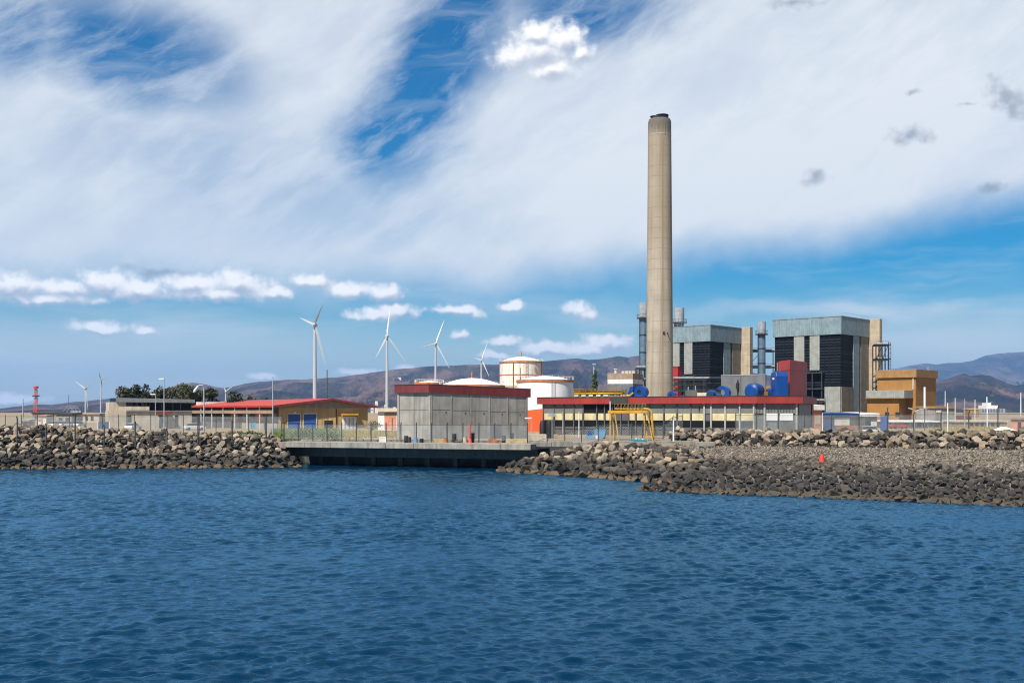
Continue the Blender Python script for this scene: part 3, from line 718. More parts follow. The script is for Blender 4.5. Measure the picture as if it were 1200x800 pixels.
obj('fascia', fas, M['red'], hall)
obj('roof', MB().prism(loc2(off_poly(p,-.05)), ROOF-.5, ROOF-.28), M['concrete'], hall)
obj('roof_edge_trim', (lambda mb: [mb.bar((*loc2([op[i]])[0],ROOF+.05),(*loc2([op[(i+1)%n]])[0],ROOF+.05),.16,.09) for i in range(n)] and mb)(MB()), M['steeldark'], hall)
def facade(face, feats):
    e = bpy.data.objects.new('facade', None); return e
def on_face(face, name, px0, px1, z0, z1, d0, d1, mt, bev=0):     # child of the hall, in hall coordinates
    u0, u1 = face.u(px0), face.u(px1); nrm = Vector((face.d.y,-face.d.x)); a = face.a+face.d*u0; b_ = face.a+face.d*u1
    q4 = loc2([a+nrm*d1, b_+nrm*d1, b_+nrm*d0, a+nrm*d0]); return obj(name, MB().hexa([(*t,z0) for t in q4], [(*t,z1) for t in q4]), M[mt], hall, bevel=bev)
zt = ROOF-1.085; z_c1 = zt-1.5; z_c0 = z_c1-1.12; z_d0 = z_c0-1.05
on_face(hA,'cladding',637,683,z_c1,zt,-.1,.10,'greycorr'); on_face(hA,'cladding',735,886.3,z_c1,zt,-.1,.10,'greycorr')
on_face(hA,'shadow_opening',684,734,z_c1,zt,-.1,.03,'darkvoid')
on_face(hA,'window_band',637,886,z_d0,z_c0-.05,-.1,.03,'darkvoid')
on_face(hA,'lower_window_band',637,880,.9,z_d0-.35,-.1,.025,'darkvoid')
on_face(hB,'cladding',887.5,935,z_c1,zt,-.1,.10,'greycorr'); on_face(hC,'cladding',936,951.5,z_c1-.3,zt,-.1,.08,'greywall')
cols = [637,650,661.5,673,684,700,709,718,728,737,745.5,761.5,778.5,794,810,826,834,850.5,867.5,884]
for a, b_ in zip(cols[:-1], cols[1:]):
    if (a,b_) in ((826,834),(718,728),(728,737)): continue
    on_face(hA,'cream_panel',a+1.3,b_-1.3,z_c0,z_c1-.02,-.05,.14,'cream')
on_face(hB,'white_panel',898,912.3,z_c0+.05,z_c1,-.05,.14,'whitepanel'); on_face(hB,'white_panel',913.7,929,z_c0+.05,z_c1,-.05,.14,'whitepanel')
for cpx in cols:
    pale = cpx >= 826; on_face(hA,'column',cpx-(.9 if pale else .6),cpx+(.9 if pale else .6),-.1,zt-.003,-.05,.32 if pale else .22,'col' if pale else 'greyblock')
for cpx in (895.5, 933): on_face(hB,'column',cpx-1,cpx+1,-.1,zt-.003,-.05,.3,'col')
on_face(hC,'column',950,951.8,-.1,zt-.003,-.05,.25,'red'); on_face(hB,'door',900,910,0,2.2,-.05,.06,'greywall')
on_face(hA,'fascia_scorch',717,738.5,ROOF-1.0,ROOF-.08,.69,.712,'steeldark')
for dpx in (820,866): on_face(hA,'wall_lamp',dpx-.5,dpx+.5,zt-1.0,zt-.5,.1,.35,'black')
# roof kit
RZ = G+ROOF-.28
fan_lab = ['blue fan housing with angled ducts left of the chimney foot', 'low blue fan box right of the chimney foot', 'ring shaped blue fan casing on the hall roof', 'round blue fan drum beside the grey screen wall']
def volute(mb, cx, cz, r, hw, y0, a0=-PI*.5, a1=PI*1.2, hole=.45, n=22):      # snail shaped ring
    vs = []; fs = []
    for i in range(n+1):
        t = a0+(a1-a0)*i/n; ro = r*(1-.18*i/n); ri = r*hole
        for y in (y0-hw, y0+hw):
            vs.append((cx+ro*math.cos(t), y, cz+ro*math.sin(t))); vs.append((cx+ri*math.cos(t), y, cz+ri*math.sin(t)))
    for i in range(n):
        b0 = 4*i; b1 = b0+4
        fs += [(b0,b1,b1+2,b0+2),(b0+1,b0+3,b1+3,b1+1),(b0,b0+1,b1+1,b1),(b0+2,b1+2,b1+3,b0+3)]
    fs += [(0,2,3,1),(4*n,4*n+1,4*n+3,4*n+2)]
    return mb.add(vs, fs)
def roofthing(px, Y, label): return thing('fan_housing', label, 'industrial fan', (X(px,Y),Y,RZ), -.45, 'blue fans on the hall roof')
s_ = 190/F
r = roofthing(746,190,fan_lab[0])
obj('duct', MB().hexa([(-1.7,-.8,.02),(-.5,-.8,.02),(-.5,.8,.02),(-1.7,.8,.02)],[(-.95,-.7,2.3),(-.3,-.7,2.3),(-.3,.7,2.3),(-.95,.7,2.3)]), M['blue'], r, bevel=.04)
obj('casing', volute(MB().box(-.1,1.6,-1,1,.02,1.0), .8, 1.35, 1.15, .9, 0, -.6, 3.9, .35), M['blue'], r, True)
obj('pipe', MB().tube([(-2.4,-1.1,.7),(-.9,-1.1,.7),(-.2,-1.1,1.2)], .16), M['yellow'], r)
obj('inspection_hatch', MB().box(.3,1.3,-1.12,-1.02,.2,.7), M['blue'], r, bevel=.03)
s_ = 186/F
r = roofthing(794,186,fan_lab[1])
obj('casing', volute(MB().box(-1.5,-.4,-.7,.7,.02,.6), -.95, .7, .72, .7, 0, 0, 4.5, .3), M['blue'], r, True)
obj('duct', MB().hexa([(-.4,-.6,.02),(1.5,-.6,.02),(1.5,.6,.02),(-.4,.6,.02)],[(-.4,-.6,.35),(1.4,-.6,.75),(1.4,.6,.75),(-.4,.6,.35)]), M['blue'], r, bevel=.03)
r = roofthing(841.5,182,fan_lab[2])
obj('large_casing', volute(MB(), .75, 1.05, 1.35, .75, 0, -1.3, 2.3, .42).box(-.6,1.9,-.7,.7,.02,.4), M['blue'], r, True)
obj('inlet_cone', MB().tube([(-1.05,-1.25,.75),(-1.05,-.7,.75),(-1.05,.7,.75)], [.62,.78,.78], 20).tube([(-1.05,-1.27,.75),(-1.05,-1.26,.75)],[.42,.42],20), M['blue'], r, True)
obj('inlet_mouth', MB().tube([(-1.05,-1.30,.75),(-1.05,-1.28,.75)],[.40,.40],20), M['black'], r)
obj('connecting_duct', MB().hexa([(-1.,-.5,.05),(.6,-.5,.05),(.6,.5,.05),(-1.,.5,.05)],[(-1.,-.5,1.1),(.6,-.5,.75),(.6,.5,.75),(-1.,.5,1.1)]), M['blue'], r, bevel=.03)
r = roofthing(885,181,fan_lab[3]); r.rotation_euler[2] = -.75
obj('drum', MB().tube([(0,-1.5,1.3),(0,-1.25,1.3),(0,-.15,1.3),(0,.9,1.3),(0,1.2,1.3)], [.85,1.25,1.33,1.25,.9], 28), M['blue'], r, True)
obj('cradle', MB().box(-1,1,-1.1,-.7,0,.7).box(-1,1,.4,.8,0,.7), M['black'], r)
obj('band', MB().tube([(0,-.2,1.3),(0,-.05,1.3)], 1.37, 28), M['steeldark'], r)
# red duct with its blue inlet scoop
r = thing('red_exhaust_duct', 'tall square red duct rising from the right end of the hall roof', 'duct', (X(925.6,176),176,RZ), 0)
fl = Face(913,181.5,925.6,176,RZ); fr_ = Face(925.6,176,945.5,184.5,RZ)
a_, b2_, c2_ = fl.a-fl.b, Vector((0,0)), fr_.b-fr_.a
zt_ = Z(421.5,176)-RZ; zb_ = zt_-1.65
sq = [(a_.x,a_.y),(0,0),(c2_.x,c2_.y),(a_.x+c2_.x,a_.y+c2_.y)]
obj('shaft', MB().prism(sq, 0, zb_), M['red_duct'], r); sq2 = off_poly([Vector(t) for t in sq], .08)
obj('head', MB().prism([(t.x,t.y) for t in sq2], zb_+.003, zt_), M['red_duct'], r, bevel=.03)
e = Vector(sq[0]); dd = fl.d
hw = [(e.x-dd.x*1.5+.1, e.y-dd.y*1.5+.1),(e.x-.12,e.y+.1),(e.x+c2_.x*.8-.12,e.y+c2_.y*.8),(e.x+c2_.x*.8-dd.x*1.5,e.y+c2_.y*.8-dd.y*1.5)]
obj('damper_box', MB().prism(hw, zb_+.1, zt_-.12), M['brown'], r)
obj('lightning_pole', MB().tube([(2.4,.2,.2),(2.4,.2,5.1)], .06).bar((1.9,.2,4.9),(2.9,.2,4.9),.08), M['steeldark'], r)
obj('base_plinth', MB().prism([(t.x,t.y) for t in off_poly([Vector(t) for t in sq], .5)], 0, .22), M['beige'], r)
r = thing('intake_scoop', 'big blue curved scoop and motor against the red duct', 'industrial fan', (X(913.5,176),176,RZ), math.atan2(fl.d.y, fl.d.x), 'blue fans on the hall roof')
sc = MB(); prof = [(-1.15,0.45),(-1.25,3.1),(-.9,3.75),(1.15,3.9),(1.55,3.2),(1.6,.1),(.1,.1)]
sc.add([(x,-.95,z) for x, z in prof]+[(x,.75,z) for x, z in prof], [tuple(range(7)), tuple(range(13,6,-1))]+[(i,(i+1)%7,7+(i+1)%7,7+i) for i in range(7)])
obj('scoop', sc, M['blue'], r, bevel=.08)
obj('duct_tail', MB().tube([(-2.9,-.5,1.0),(-1.6,-.5,1.0),(-.3,-.4,1.0)], [.55,.75,.8], 18), M['blue'], r, True)
obj('motor', MB().tube([(-2.1,-1.4,1.5),(-2.1,-.6,1.5)], .38, 14).box(-2.5,-1.7,-1.5,-.6,.1,1.1), M['rustyellow'], r, True)
obj('motor_frame', MB().box(-3.2,-.9,-1.3,.4,.0,.28), M['black'], r)
obj('name_plate', MB().box(-.2,.6,-.985,-.955,2.75,3.0), M['whitewash'], r); r.scale = (1.12,1.12,1.12)
# rusty pipe rack at the left end of the roof
r = thing('roof_pipe_rack', 'rusty yellow pipe rack and walkway on the left end of the hall roof', 'pipe rack', (X(672,187),187,RZ), hA.rot)
pr = MB(); [pr.tube([(0,k*.5,1.0+.25*(k%2)),(9.2,k*.5,1.0+.25*(k%2))], .14, 8) for k in range(3)]; [pr.tube([(0,k*.6,.35),(9.6,k*.6,.35)], .16, 8) for k in range(3)]
obj('pipe', pr, M['yellow'], r, True); fr = MB()
for k in range(9):
    x = .1+k*1.15; fr.bar((x,-.1,0),(x,-.1,1.8),.09); fr.bar((x,1.3,0),(x,1.3,1.8),.09); fr.bar((x,-.1,.75),(x,1.3,.75),.09)
fr.bar((0,-.12,1.8),(9.4,-.12,1.8),.09); fr.bar((0,-.12,1.35),(9.4,-.12,1.35),.06); fr.box(0,9.4,-.05,1.3,1.42,1.5)
obj('frame', fr, M['rustyellow'], r)
vb = MB(); [vb.box(.3+k*1.4,1.1+k*1.4,-.3,-.14,.5,.8) for k in range(5)]; obj('valve_box', vb, M['beige'], r)
# grey plant boxes on the roof
r = thing('roof_unit', 'pair of grey plant boxes on the hall roof right of the chimney', 'air unit', (X(804,195),195,RZ), -.4)
obj('tall_box', MB().box(0,2.1,-.6,.8,0,1.75), M['greyblock'], r, bevel=.03); obj('low_box', MB().box(2.15,4.2,-.7,.7,0,1.3), M['beige'], r, bevel=.03); obj('vent', MB().tube([(.4,0,1.75),(.4,0,2.4)], .09).tube([(1.7,0,1.75),(1.7,0,2.5)], .09), M['steel'], r)

# grey screen wall behind the hall
sf = Face(826,226,897,218)
r = thing('screen_wall', 'long plain grey metal screen wall behind the blue fans', 'wall', sf.loc, sf.rot)
hs_ = sf.h(860,440.5)
obj('panel', MB().box(sf.u(845),sf.u(868),0,.4,0,hs_), M['greywall'], r); obj('panel', MB().box(sf.u(868.4),sf.u(897),0,.4,0,hs_+.1), M['greywall'], r); obj('cap', MB().box(sf.u(845),sf.u(897),-.08,.48,hs_+.103,hs_+.25), M['steel'], r)
obj('lamp_bracket', MB().box(sf.u(863.5),sf.u(866.5),-.5,-.003,hs_-2.6,hs_-1.4).bar((sf.u(865),-.2,hs_-4),(sf.u(865),-.2,hs_-.8),.2), M['black'], r)

# ------------------------------------------------------------------ boiler houses (one built, one copied)
bf = Face(908,360,985,345); bs = Face(985,345,1012.3,361)
Wd, Dp = bf.len, bs.len
boiler = thing('boiler_house', 'nearer boiler house with black louvres and pale blue steel crown, right of the red duct', 'building', bf.loc, bf.rot, 'boiler houses of the power plant')
H1 = bf.h(985,371); H0 = bf.h(985,391.5)
obj('louvred_core', MB().box(0,Wd,0,Dp,0,H0), M['louvre'], boiler)
obj('crown_cladding', MB().box(-.5,Wd+.55,-.6,Dp+.4,H0+.003,H1), M['steelblue'], boiler, bevel=.05)
obj('roof_trim', MB().box(-.6,Wd+.65,-.7,Dp+.5,H1+.003,H1+.25), M['greyroof'], boiler)
[obj('crown_joint', MB().box(Wd*k/5-.06,Wd*k/5+.06,-.625,-.602,H0+.1,H1-.05), M['greyroof'], boiler) for k in (1,2,3,4)]; [obj('crown_joint', MB().box(Wd+.552,Wd+.575,Dp*k/4-.06,Dp*k/4+.06,H0+.1,H1-.05), M['greyroof'], boiler) for k in (1,2,3)]
def bpan(name, px0, px1, py0, py1, mt, d=.4): return obj(name, bf.rect(MB(), px0, px1, py0, py1, .02, d), M[mt], boiler)
zz = lambda py: bf.h(985,py)
bpan('cladding_strip',931,943,391.9,425,'rustclad'); bpan('cladding_strip',949.5,961,391.9,434,'rustclad'); bpan('corner_block',967,985.4,453,490,'rustclad',.45)
side = MB()
for k, (t0, t1, z0, z1, mt, nm, d) in enumerate([(0.003,.43,0,zz(453),'tanclad','side_block',.35),(.44,.66,0,H0,'steelblue','side_strip',.3),(.72,.99,0,H0,'tanclad','side_panel',.3)]):
    obj(nm, MB().box(Wd+.02,Wd+d,Dp*t0,Dp*t1,z0,z1-.01), M[mt], boiler)
rb = MB()
for k in range(14): rb.box(0,Wd,-.1,-.005,H0*(.28+.05*k),H0*(.28+.05*k)+.09)
for px in (914,919,925,966,972,979): rb.box(bf.u(px)-.14,bf.u(px)+.14,-.18,-.102,H0*.2,H0-.01)
for k in range(14): rb.box(Wd+.005,Wd+.1,0,Dp*.44,H0*(.28+.05*k),H0*(.28+.05*k)+.09)
obj('louvre_ribs', rb, M['louvre_rib'], boiler)
tw = MB().box(Wd-.2,Wd+3.9,Dp+.45,Dp+2.6,0,H1+.5); obj('stair_tower', tw, M['tower'], boiler, bevel=.06)
tl_ = MB(); [tl_.box(Wd-.23,Wd+3.93,Dp+.42,Dp+2.63,k*4.,k*4+.07) for k in range(1,8)]; obj('stair_tower_joint', tl_, M['brown'], boiler)
gu = MB(); gu.box(bf.u(943.5),bf.u(967),-2.,-.1,zz(437),zz(435.5)); gu.bar((bf.u(944),-2,zz(435.5)),(bf.u(944),-2,zz(431)),.1)
for k in range(7): gu.bar((bf.u(944)+k*.95,-2,zz(435.5)),(bf.u(944)+k*.95,-2,zz(432.5)),.08)
gu.bar((bf.u(944),-2,zz(432.5)),(bf.u(967),-2,zz(432.5)),.09); [gu.bar((bf.u(px),-1.8,0),(bf.u(px),-1.8,zz(437)),.3) for px in (945,955,966)]; gu.box(bf.u(943.5),bf.u(967),-2.2,-.1,zz(456),zz(455))
obj('gallery', gu, M['steeldark'], boiler)
rl = MB()
for k in range(15):
    x = Wd*k/14; rl.bar((x,-.4,H1+.25),(x,-.4,H1+1.35),.05)
rl.bar((0,-.4,H1+1.35),(Wd,-.4,H1+1.35),.05); rl.bar((0,-.4,H1+.8),(Wd,-.4,H1+.8),.04)
for k in range(12): rl.bar((Wd+.4,Dp*k/11,H1+.25),(Wd+.4,Dp*k/11,H1+1.35),.05)
rl.bar((Wd+.4,0,H1+1.35),(Wd+.4,Dp,H1+1.35),.05); obj('roof_railing', rl, M['steel'], boiler)
b1 = copy_tree(boiler); b1['label'] = 'farther boiler house with pale blue steel crown directly right of the chimney'
b1.location = (X(832,380)-bf.d.x*Wd, 380-bf.d.y*Wd, G)
for ch in list(b1.children):        # the farther house has its cladding strips lower and lacks the corner block
    if ch.name.startswith('corner_block'): bpy.data.objects.remove(ch)

# ------------------------------------------------------------------ chimney
cy = 310; r = thing('chimney', 'very tall tapering grey concrete chimney rising above the power plant', 'chimney', (X(773,cy),cy,G))
Hc = Z(140.5,cy)-G; r0, r1 = 16.2*cy/F, 13.4*cy/F
m, nt, b = nodes('chimney_concrete'); L = nt.links
co = N(nt, 'ShaderNodeTexCoord').outputs['Object']; sx = N(nt, 'ShaderNodeSeparateXYZ'); L.new(co, sx.inputs[0])
c = mix(nt, ramp(nt, noise(nt, co, .12, 6, .6).outputs[0], .3, .7), (.245,.212,.168), (.345,.305,.245))
z = sx.outputs[2]
low = ramp(nt, math_(nt, 'ADD', z, math_(nt, 'MULTIPLY', noise(nt, co, .3, 4).outputs[0], 20)), 38, 72)
c = mix(nt, math_(nt, 'MULTIPLY', low, .55), c, (.24,.185,.125))
st = noise(nt, scaled(nt, co, (1.2,1.2,.03)), .8, 5, .65).outputs[0]
c = mix(nt, ramp(nt, st, .45, .68, 0, .7), c, (.19,.145,.10))
lift = math_(nt, 'FRACT', math_(nt, 'DIVIDE', z, 2.9)); ln = math_(nt, 'MULTIPLY', math_(nt, 'LESS_THAN', lift, .045), ramp(nt, noise(nt, scaled(nt, co, (.3,.3,.35)), 1., 3).outputs[0], .35, .6, .1, .7))
c = mix(nt, ln, c, (.15,.125,.10))
xs_ = math_(nt, 'ABSOLUTE', math_(nt, 'SUBTRACT', sx.outputs[0], .45)); strip = math_(nt, 'MULTIPLY', ramp(nt, xs_, .5, .1), ramp(nt, noise(nt, scaled(nt, co, (1,1,.12)), 1.1, 4).outputs[0], .35, .6, .2, .8))
c = mix(nt, strip, c, (.23,.165,.098))
top = ramp(nt, math_(nt, 'ADD', z, math_(nt, 'MULTIPLY', noise(nt, scaled(nt, co, (1.6,1.6,.12)), .9, 5, .7).outputs[0], 8)), Hc-1.5, Hc+2.5, 0, .85)
c = mix(nt, top, c, (.09,.08,.07))
L.new(c, b.inputs['Base Color']); b.inputs['Roughness'].default_value = .9; b.inputs['Specular IOR Level'].default_value = .2
bp = N(nt, 'ShaderNodeBump', i_Strength=.25, i_Distance=.1); L.new(noise(nt, co, 3, 5).outputs[0], bp.inputs['Height']); L.new(bp.outputs[0], b.inputs['Normal'])
prof = [(r0+(r1-r0)*t, Hc*t) for t in np.linspace(0,1,30)]; prof[-1] = (r1*.93, Hc); prof.insert(-1, (r1*1.0, Hc-.7))
obj('shaft', MB().lathe(prof, 72), m, r, True)
obj('band_ring', MB().lathe([(r1*1.005,Hc-4.7),(r1*1.02,Hc-4.65),(r1*1.02,Hc-4.5),(r1*1.005,Hc-4.45)], 64), M['tower'], r)
obj('flue_cap', MB().tube([(-.6,0,Hc-.2),(-.6,0,Hc+.8)], 1.9, 24).tube([(.9,0,Hc-.2),(.9,0,Hc+1.1)], 1.6, 24).tube([(-1.3,0,Hc+.75),(-1.3,0,Hc+.95)], 1.4, 20).tube([(.7,0,Hc+1.05),(.7,0,Hc+1.3)], 1.85, 20), M['black'], r)
dk = MB(); [dk.box(x-w__,x+w__,-r0*.93-.3,-r0*.93+.3,zh,zh+w__*2) for x, zh, w__ in ((.65,Z(392,cy)-G,.27),(1.75,Z(392,cy)-G,.16))]; obj('inspection_opening', dk, M['black'], r)
lad = MB(); 
for k in range(60): lad.bar((.25,-(r0+(r1-r0)*k/60)*.985-.05,Hc*k/60),(.25,-(r0+(r1-r0)*(k+1)/60)*.985-.05,Hc*(k+1)/60),.07)
obj('lightning_cable', lad, M['brown'], r)
# red upright duct behind the chimney
r = thing('red_flue', 'narrow dark red flue standing against the right side of the chimney', 'duct', (X(792,355),355,G), -.7)
obj('shaft', MB().box(-1.6,1.6,-1.4,1.4,0,Z(430.5,355)-G), M['red_duct'], r, bevel=.05); obj('cap', MB().box(-1.7,1.7,-1.5,1.5,Z(430.5,355)-G+.003,Z(429.5,355)-G), M['maroon'], r)

# ------------------------------------------------------------------ metal stacks
def stack(px, Y, wpx, pytop, pyplat, label):
    rr = wpx*Y/F/2; H = Z(pytop,Y)-G; hp = Z(pyplat,Y)-G; r = thing('metal_stack', label, 'stack', (X(px,Y),Y,G), 0, 'slim metal stacks')
    obj('shaft', MB().lathe([(rr*.93,0),(rr*.93,hp)], 28), M['stack'], r, True); obj('head', MB().lathe([(rr,hp+.01),(rr,H),(rr*.85,H),(rr*.8,H-.6)], 28), M['stackgrey'], r, True)
    obj('platform', MB().lathe([(rr*.94,hp-.5),(rr*1.55,hp-.4),(rr*1.55,hp-.1),(rr*1.02,hp-.1)], 24), M['steeldark'], r); rl = MB()
    for k in range(14):
        a, a2 = 2*PI*k/14, 2*PI*(k+1)/14; q0 = (rr*1.5*math.cos(a),rr*1.5*math.sin(a)); q1 = (rr*1.5*math.cos(a2),rr*1.5*math.sin(a2)); rl.bar((*q0,hp-.1),(*q0,hp+1.1),.08); rl.bar((*q0,hp+1.1),(*q1,hp+1.1),.08)
    obj('railing', rl, M['steeldark'], r); st_ = MB()
    for k in range(1,6): st_ = MB(); st_.lathe([(rr*.935,hp*k/6-.15),(rr*1.06,hp*k/6-.1),(rr*1.06,hp*k/6+.1),(rr*.935,hp*k/6+.15)], 24); obj('ring', st_, M['steeldark'], r)
    ld = MB()
    for dx in (-.3,.3): ld.bar((-rr*1.05,dx-rr*.5,0),(-rr*1.05,dx-rr*.5,hp),.09)
    for k in range(int(hp/.8)): ld.bar((-rr*1.05,-.3-rr*.5,k*.8),(-rr*1.05,.3-rr*.5,k*.8),.07)
    obj('ladder', ld, M['steeldark'], r)
stack(754.3,405,10.5,354.5,372,'slim blue grey metal stack just left of the chimney'); stack(795.8,412,12,361,377.5,'squat metal stack head rising behind the farther boiler house'); stack(892.6,395,9.5,377,391,'slim blue grey metal stack between the two boiler houses')

# ------------------------------------------------------------------ pipe bridges and steelwork
def rack(px0, px1, Y, pys, label, dx=1.8, pytop=None, depth=4, mt='steeldark'):
    r = thing('steel_rack', label, 'steelwork', (X(px0,Y),Y,G)); w = X(px1,Y)-X(px0,Y); top = Z(min(pys),Y)-G; c_ = MB(); n = max(2, int(w/dx))
    for k in range(n+1):
        for y in (0, depth): c_.bar((w*k/n,y,0),(w*k/n,y,top),.28)
    obj('column', c_, M[mt], r); b_ = MB(); d_ = MB(); pp = MB()
    for py in pys:
        z_ = Z(py,Y)-G; b_.box(0,w,-.2,depth+.2,z_-.35,z_); b_.bar((0,-.1,z_+1.1),(w,-.1,z_+1.1),.08); pp.tube([(0,depth*.4,z_+.4),(w,depth*.4,z_+.4)], .3, 10)
        for k in range(n+1): b_.bar((w*k/n,-.1,z_),(w*k/n,-.1,z_+1.1),.07)
    zs = sorted(Z(py,Y)-G for py in pys)
    for k in range(n):
        for z0, z1 in zip([0]+zs[:-1], zs):
            if (k+int(z0)) % 2: d_.bar((w*k/n,0,z0),(w*(k+1)/n,0,z1),.14)
    obj('deck', b_, M[mt], r); obj('brace', d_, M[mt], r); obj('pipe', pp, M['steel'], r, True)
    return r
rack(876,909,398,[411,430],'dark steel pipe bridge between the two boiler houses', 3.5)
rack(790,848,345,[444,450,457],'dark pipework and steel frames at the foot of the farther boiler house', 2.6, mt='steeldark')
rack(746,757,352,[431,445],'dark steel frame at the foot of the left metal stack', 1.5)
rack(947,967,335,[470,478,487],'dark steel platforms at the lower left foot of the nearer boiler house', 1.6, depth=3)
r = rack(1026.5,1041,345,[404,421,440,447,454,461,468,476],'black open steel stair tower between the tan tower and the ochre building', 1.3, depth=3, mt='black')
Yt = 344.5; cg = MB(); w = X(1044,Yt)-X(1026.5,Yt)
for z_ in (Z(403,Yt)-G, Z(420,Yt)-G): cg.box(0,w,-.2,3,z_-.3,z_)
for x in (w*.86,w): cg.bar((x,0,Z(440,Yt)-G),(x,0,Z(401,Yt)-G),.12)
for k in range(26): cg.bar((w*.86,0,Z(440,Yt)-G+k*.42),(w,0,Z(440,Yt)-G+k*.42),.08)
cg.bar((w*.05,0,Z(419,Yt)-G),(w*.45,0,Z(404,Yt)-G),.15); obj('caged_ladder', cg, M['black'], r)
kb = MB(); rr_ = random.Random(4)
for k in range(24):
    z_ = Z(rr_.uniform(448,488),Yt)-G; x = rr_.uniform(0,w*.75); kb.box(x,x+rr_.uniform(.4,1.4),-.5,.6,z_,z_+rr_.uniform(.25,1.1))
obj('equipment', kb, M['black'], r)

# ------------------------------------------------------------------ ochre building on the right
of = Face(1028,338,1073,330); os_ = Face(1073,330,1096,342)
r = thing('ochre_building', 'ochre yellow flat roofed building with a grey balcony right of the boiler house', 'building', of.loc, of.rot)
oh = of.h(1073,432.5); ob = of.h(1073,442)
obj('wall', MB().box(0,of.len,0,os_.len,0,ob), M['ochre'], r); obj('parapet', MB().box(-.3,of.len+.45,-.6,os_.len+.4,ob+.003,oh), M['ochrepale'], r, bevel=.04)
w0 = of.u(1040); w1 = of.u(1066)
obj('lower_wing', MB().box(w0-4,w1-1,-5.5,-.01,0,of.h(1060,467)), M['ochre'], r)
obj('balcony', MB().box(w0-4,w1+1,-6.5,-.01,of.h(1060,466)+.003,of.h(1060,457.5)), M['rustclad'], r, bevel=.04); obj('balcony_edge', MB().box(w0-4.1,w1+1.15,-6.65,-.02,of.h(1060,467)+.003,of.h(1060,466)), M['ochrepale'], r)
wn = MB(); [wn.box(of.u(1046)+k*3.2,of.u(1046)+k*3.2+1.3,-5.56,-5.50,2.2,3.6) for k in range(2)]; obj('window', wn, M['glass'], r)
obj('drain_pipe', MB().tube([(of.len*.94,-.15,of.h(1070,456)),(of.len*.94,-.15,ob)], .14), M['whitepole'], r)
obj('roof_mast', MB().tube([(of.len,os_.len*.6,oh),(of.len,os_.len*.6,oh+.9)], .3), M['brown'], r)

# ------------------------------------------------------------------ beige block and works by the chimney
ff = Face(712,338,741.5,335); fs_ = Face(741.5,335,748,346)
r = thing('beige_block', 'low beige and brown office block left of the chimney behind the hall', 'building', ff.loc, ff.rot)
z1_, z2_, z3_ = ff.h(730,437.5), ff.h(730,444), ff.h(730,449.5)
obj('upper_wall', MB().box(-.05,ff.len+.05,-.05,fs_.len,z2_+.003,z1_), M['brown'], r); obj('wall', MB().box(0,ff.len,0,fs_.len,z3_,z2_), M['whitewash'], r); obj('lower_wall', MB().box(-.1,ff.len+.1,-.1,fs_.len,0,z3_-.003), M['greywall'], r)
rk = MB().tube([(2,2,z1_),(2,2,z1_+1.3)], .4).tube([(2,2,z1_+1.3),(2,2,z1_+1.5)], .6); obj('roof_vent', rk, M['whitewash'], r)
ac = MB(); [ac.box(4.2+k*1.1,5.1+k*1.1,1,2,z1_,z1_+.8) for k in range(4)]; obj('air_conditioner', ac, M['beige'], r); obj('parapet_rail', MB().bar((0,0,z1_+.3),(ff.len,0,z1_+.3),.1), M['steel'], r)

# ------------------------------------------------------------------ yellow gantry in the yard
Yg = 146; r = thing('yellow_gantry', 'yellow tubular pipe gantry on splayed legs in front of the hall', 'gantry', (X(715,Yg),Yg,tz(X(715,Yg),Yg)), -.12)
s_ = Yg/F; gh = 33*s_
for (x, y, tx) in ((0,0,0),(1.15,0,.6),(4.6,.1,4.45),(5.65,.1,4.85),(4.9,1.6,4.6),(.5,1.6,.3)):
    obj('leg', MB().bar((x,y,-.1),(tx,y,gh*.97),.15), M['yellow'], r)
obj('beam', MB().box(-.3,4.9,-.15,.15,gh*.97,gh*1.06).box(-.3,4.9,1.4,1.65,gh*.97,gh*1.06).bar((0,0,gh),(0,1.6,gh),.16).bar((4.6,0,gh),(4.6,1.6,gh),.16), M['yellow'], r)
cv = [(4.3,.7,gh*1.12)]+[(4.75+.75*math.sin(a),.7,gh*1.12-.75+.75*math.cos(a)) for a in np.linspace(0,1.45,7)]+[(5.62,.7,gh*.4),(5.7,.7,.05)]
pv = MB().tube(cv, .15, 10); [pv.tube([(.6,y,gh*1.12),(4.4,y,gh*1.12)], .13, 10) for y in (.35,.7,1.05)]
obj('pipe', pv, M['yellow'], r, True)
hr = MB()
for k in range(9): hr.bar((.6+k*.46,-.1,gh*1.06),(.6+k*.46,-.1,gh*1.3),.05); hr.bar((.6+k*.46,-.1,gh*1.06),(1.06+k*.46,-.1,gh*1.28),.05)
hr.bar((.6,-.1,gh*1.3),(4.75,-.1,gh*1.3),.06); obj('handrail', hr, M['rustyellow'], r)

# ------------------------------------------------------------------ red roofed hall
gf = Face(327,232,431,240)
vdir = Vector((-31,40)).normalized()
r = thing('red_roofed_hall', 'long tan hall with a bright red pitched roof and two blue doors', 'building', gf.loc, gf.rot)
ca_, sa_ = math.cos(-gf.rot), math.sin(-gf.rot); vd = Vector((vdir.x*ca_-vdir.y*sa_, vdir.x*sa_+vdir.y*ca_)); Ld = 52; Wg = gf.len; vx, vy = vd.x*Ld, vd.y*Ld
he, hr_, hw_ = gf.h(327,475.8), gf.h(388,468.6), gf.h(431,475.8); rm = gf.u(388)
obj('gable_wall', MB().add([(0,0,0),(Wg,0,0),(Wg,0,hw_),(rm,0,hr_-.15),(0,0,he),(0,.3,0),(Wg,.3,0),(Wg,.3,hw_),(rm,.3,hr_-.15),(0,.3,he)],[(0,1,2,3,4),(9,8,7,6,5),(0,5,6,1),(1,6,7,2),(2,7,8,3),(3,8,9,4),(4,9,5,0)]), M['tanwall'], r)
zg = gf.h(360,478)
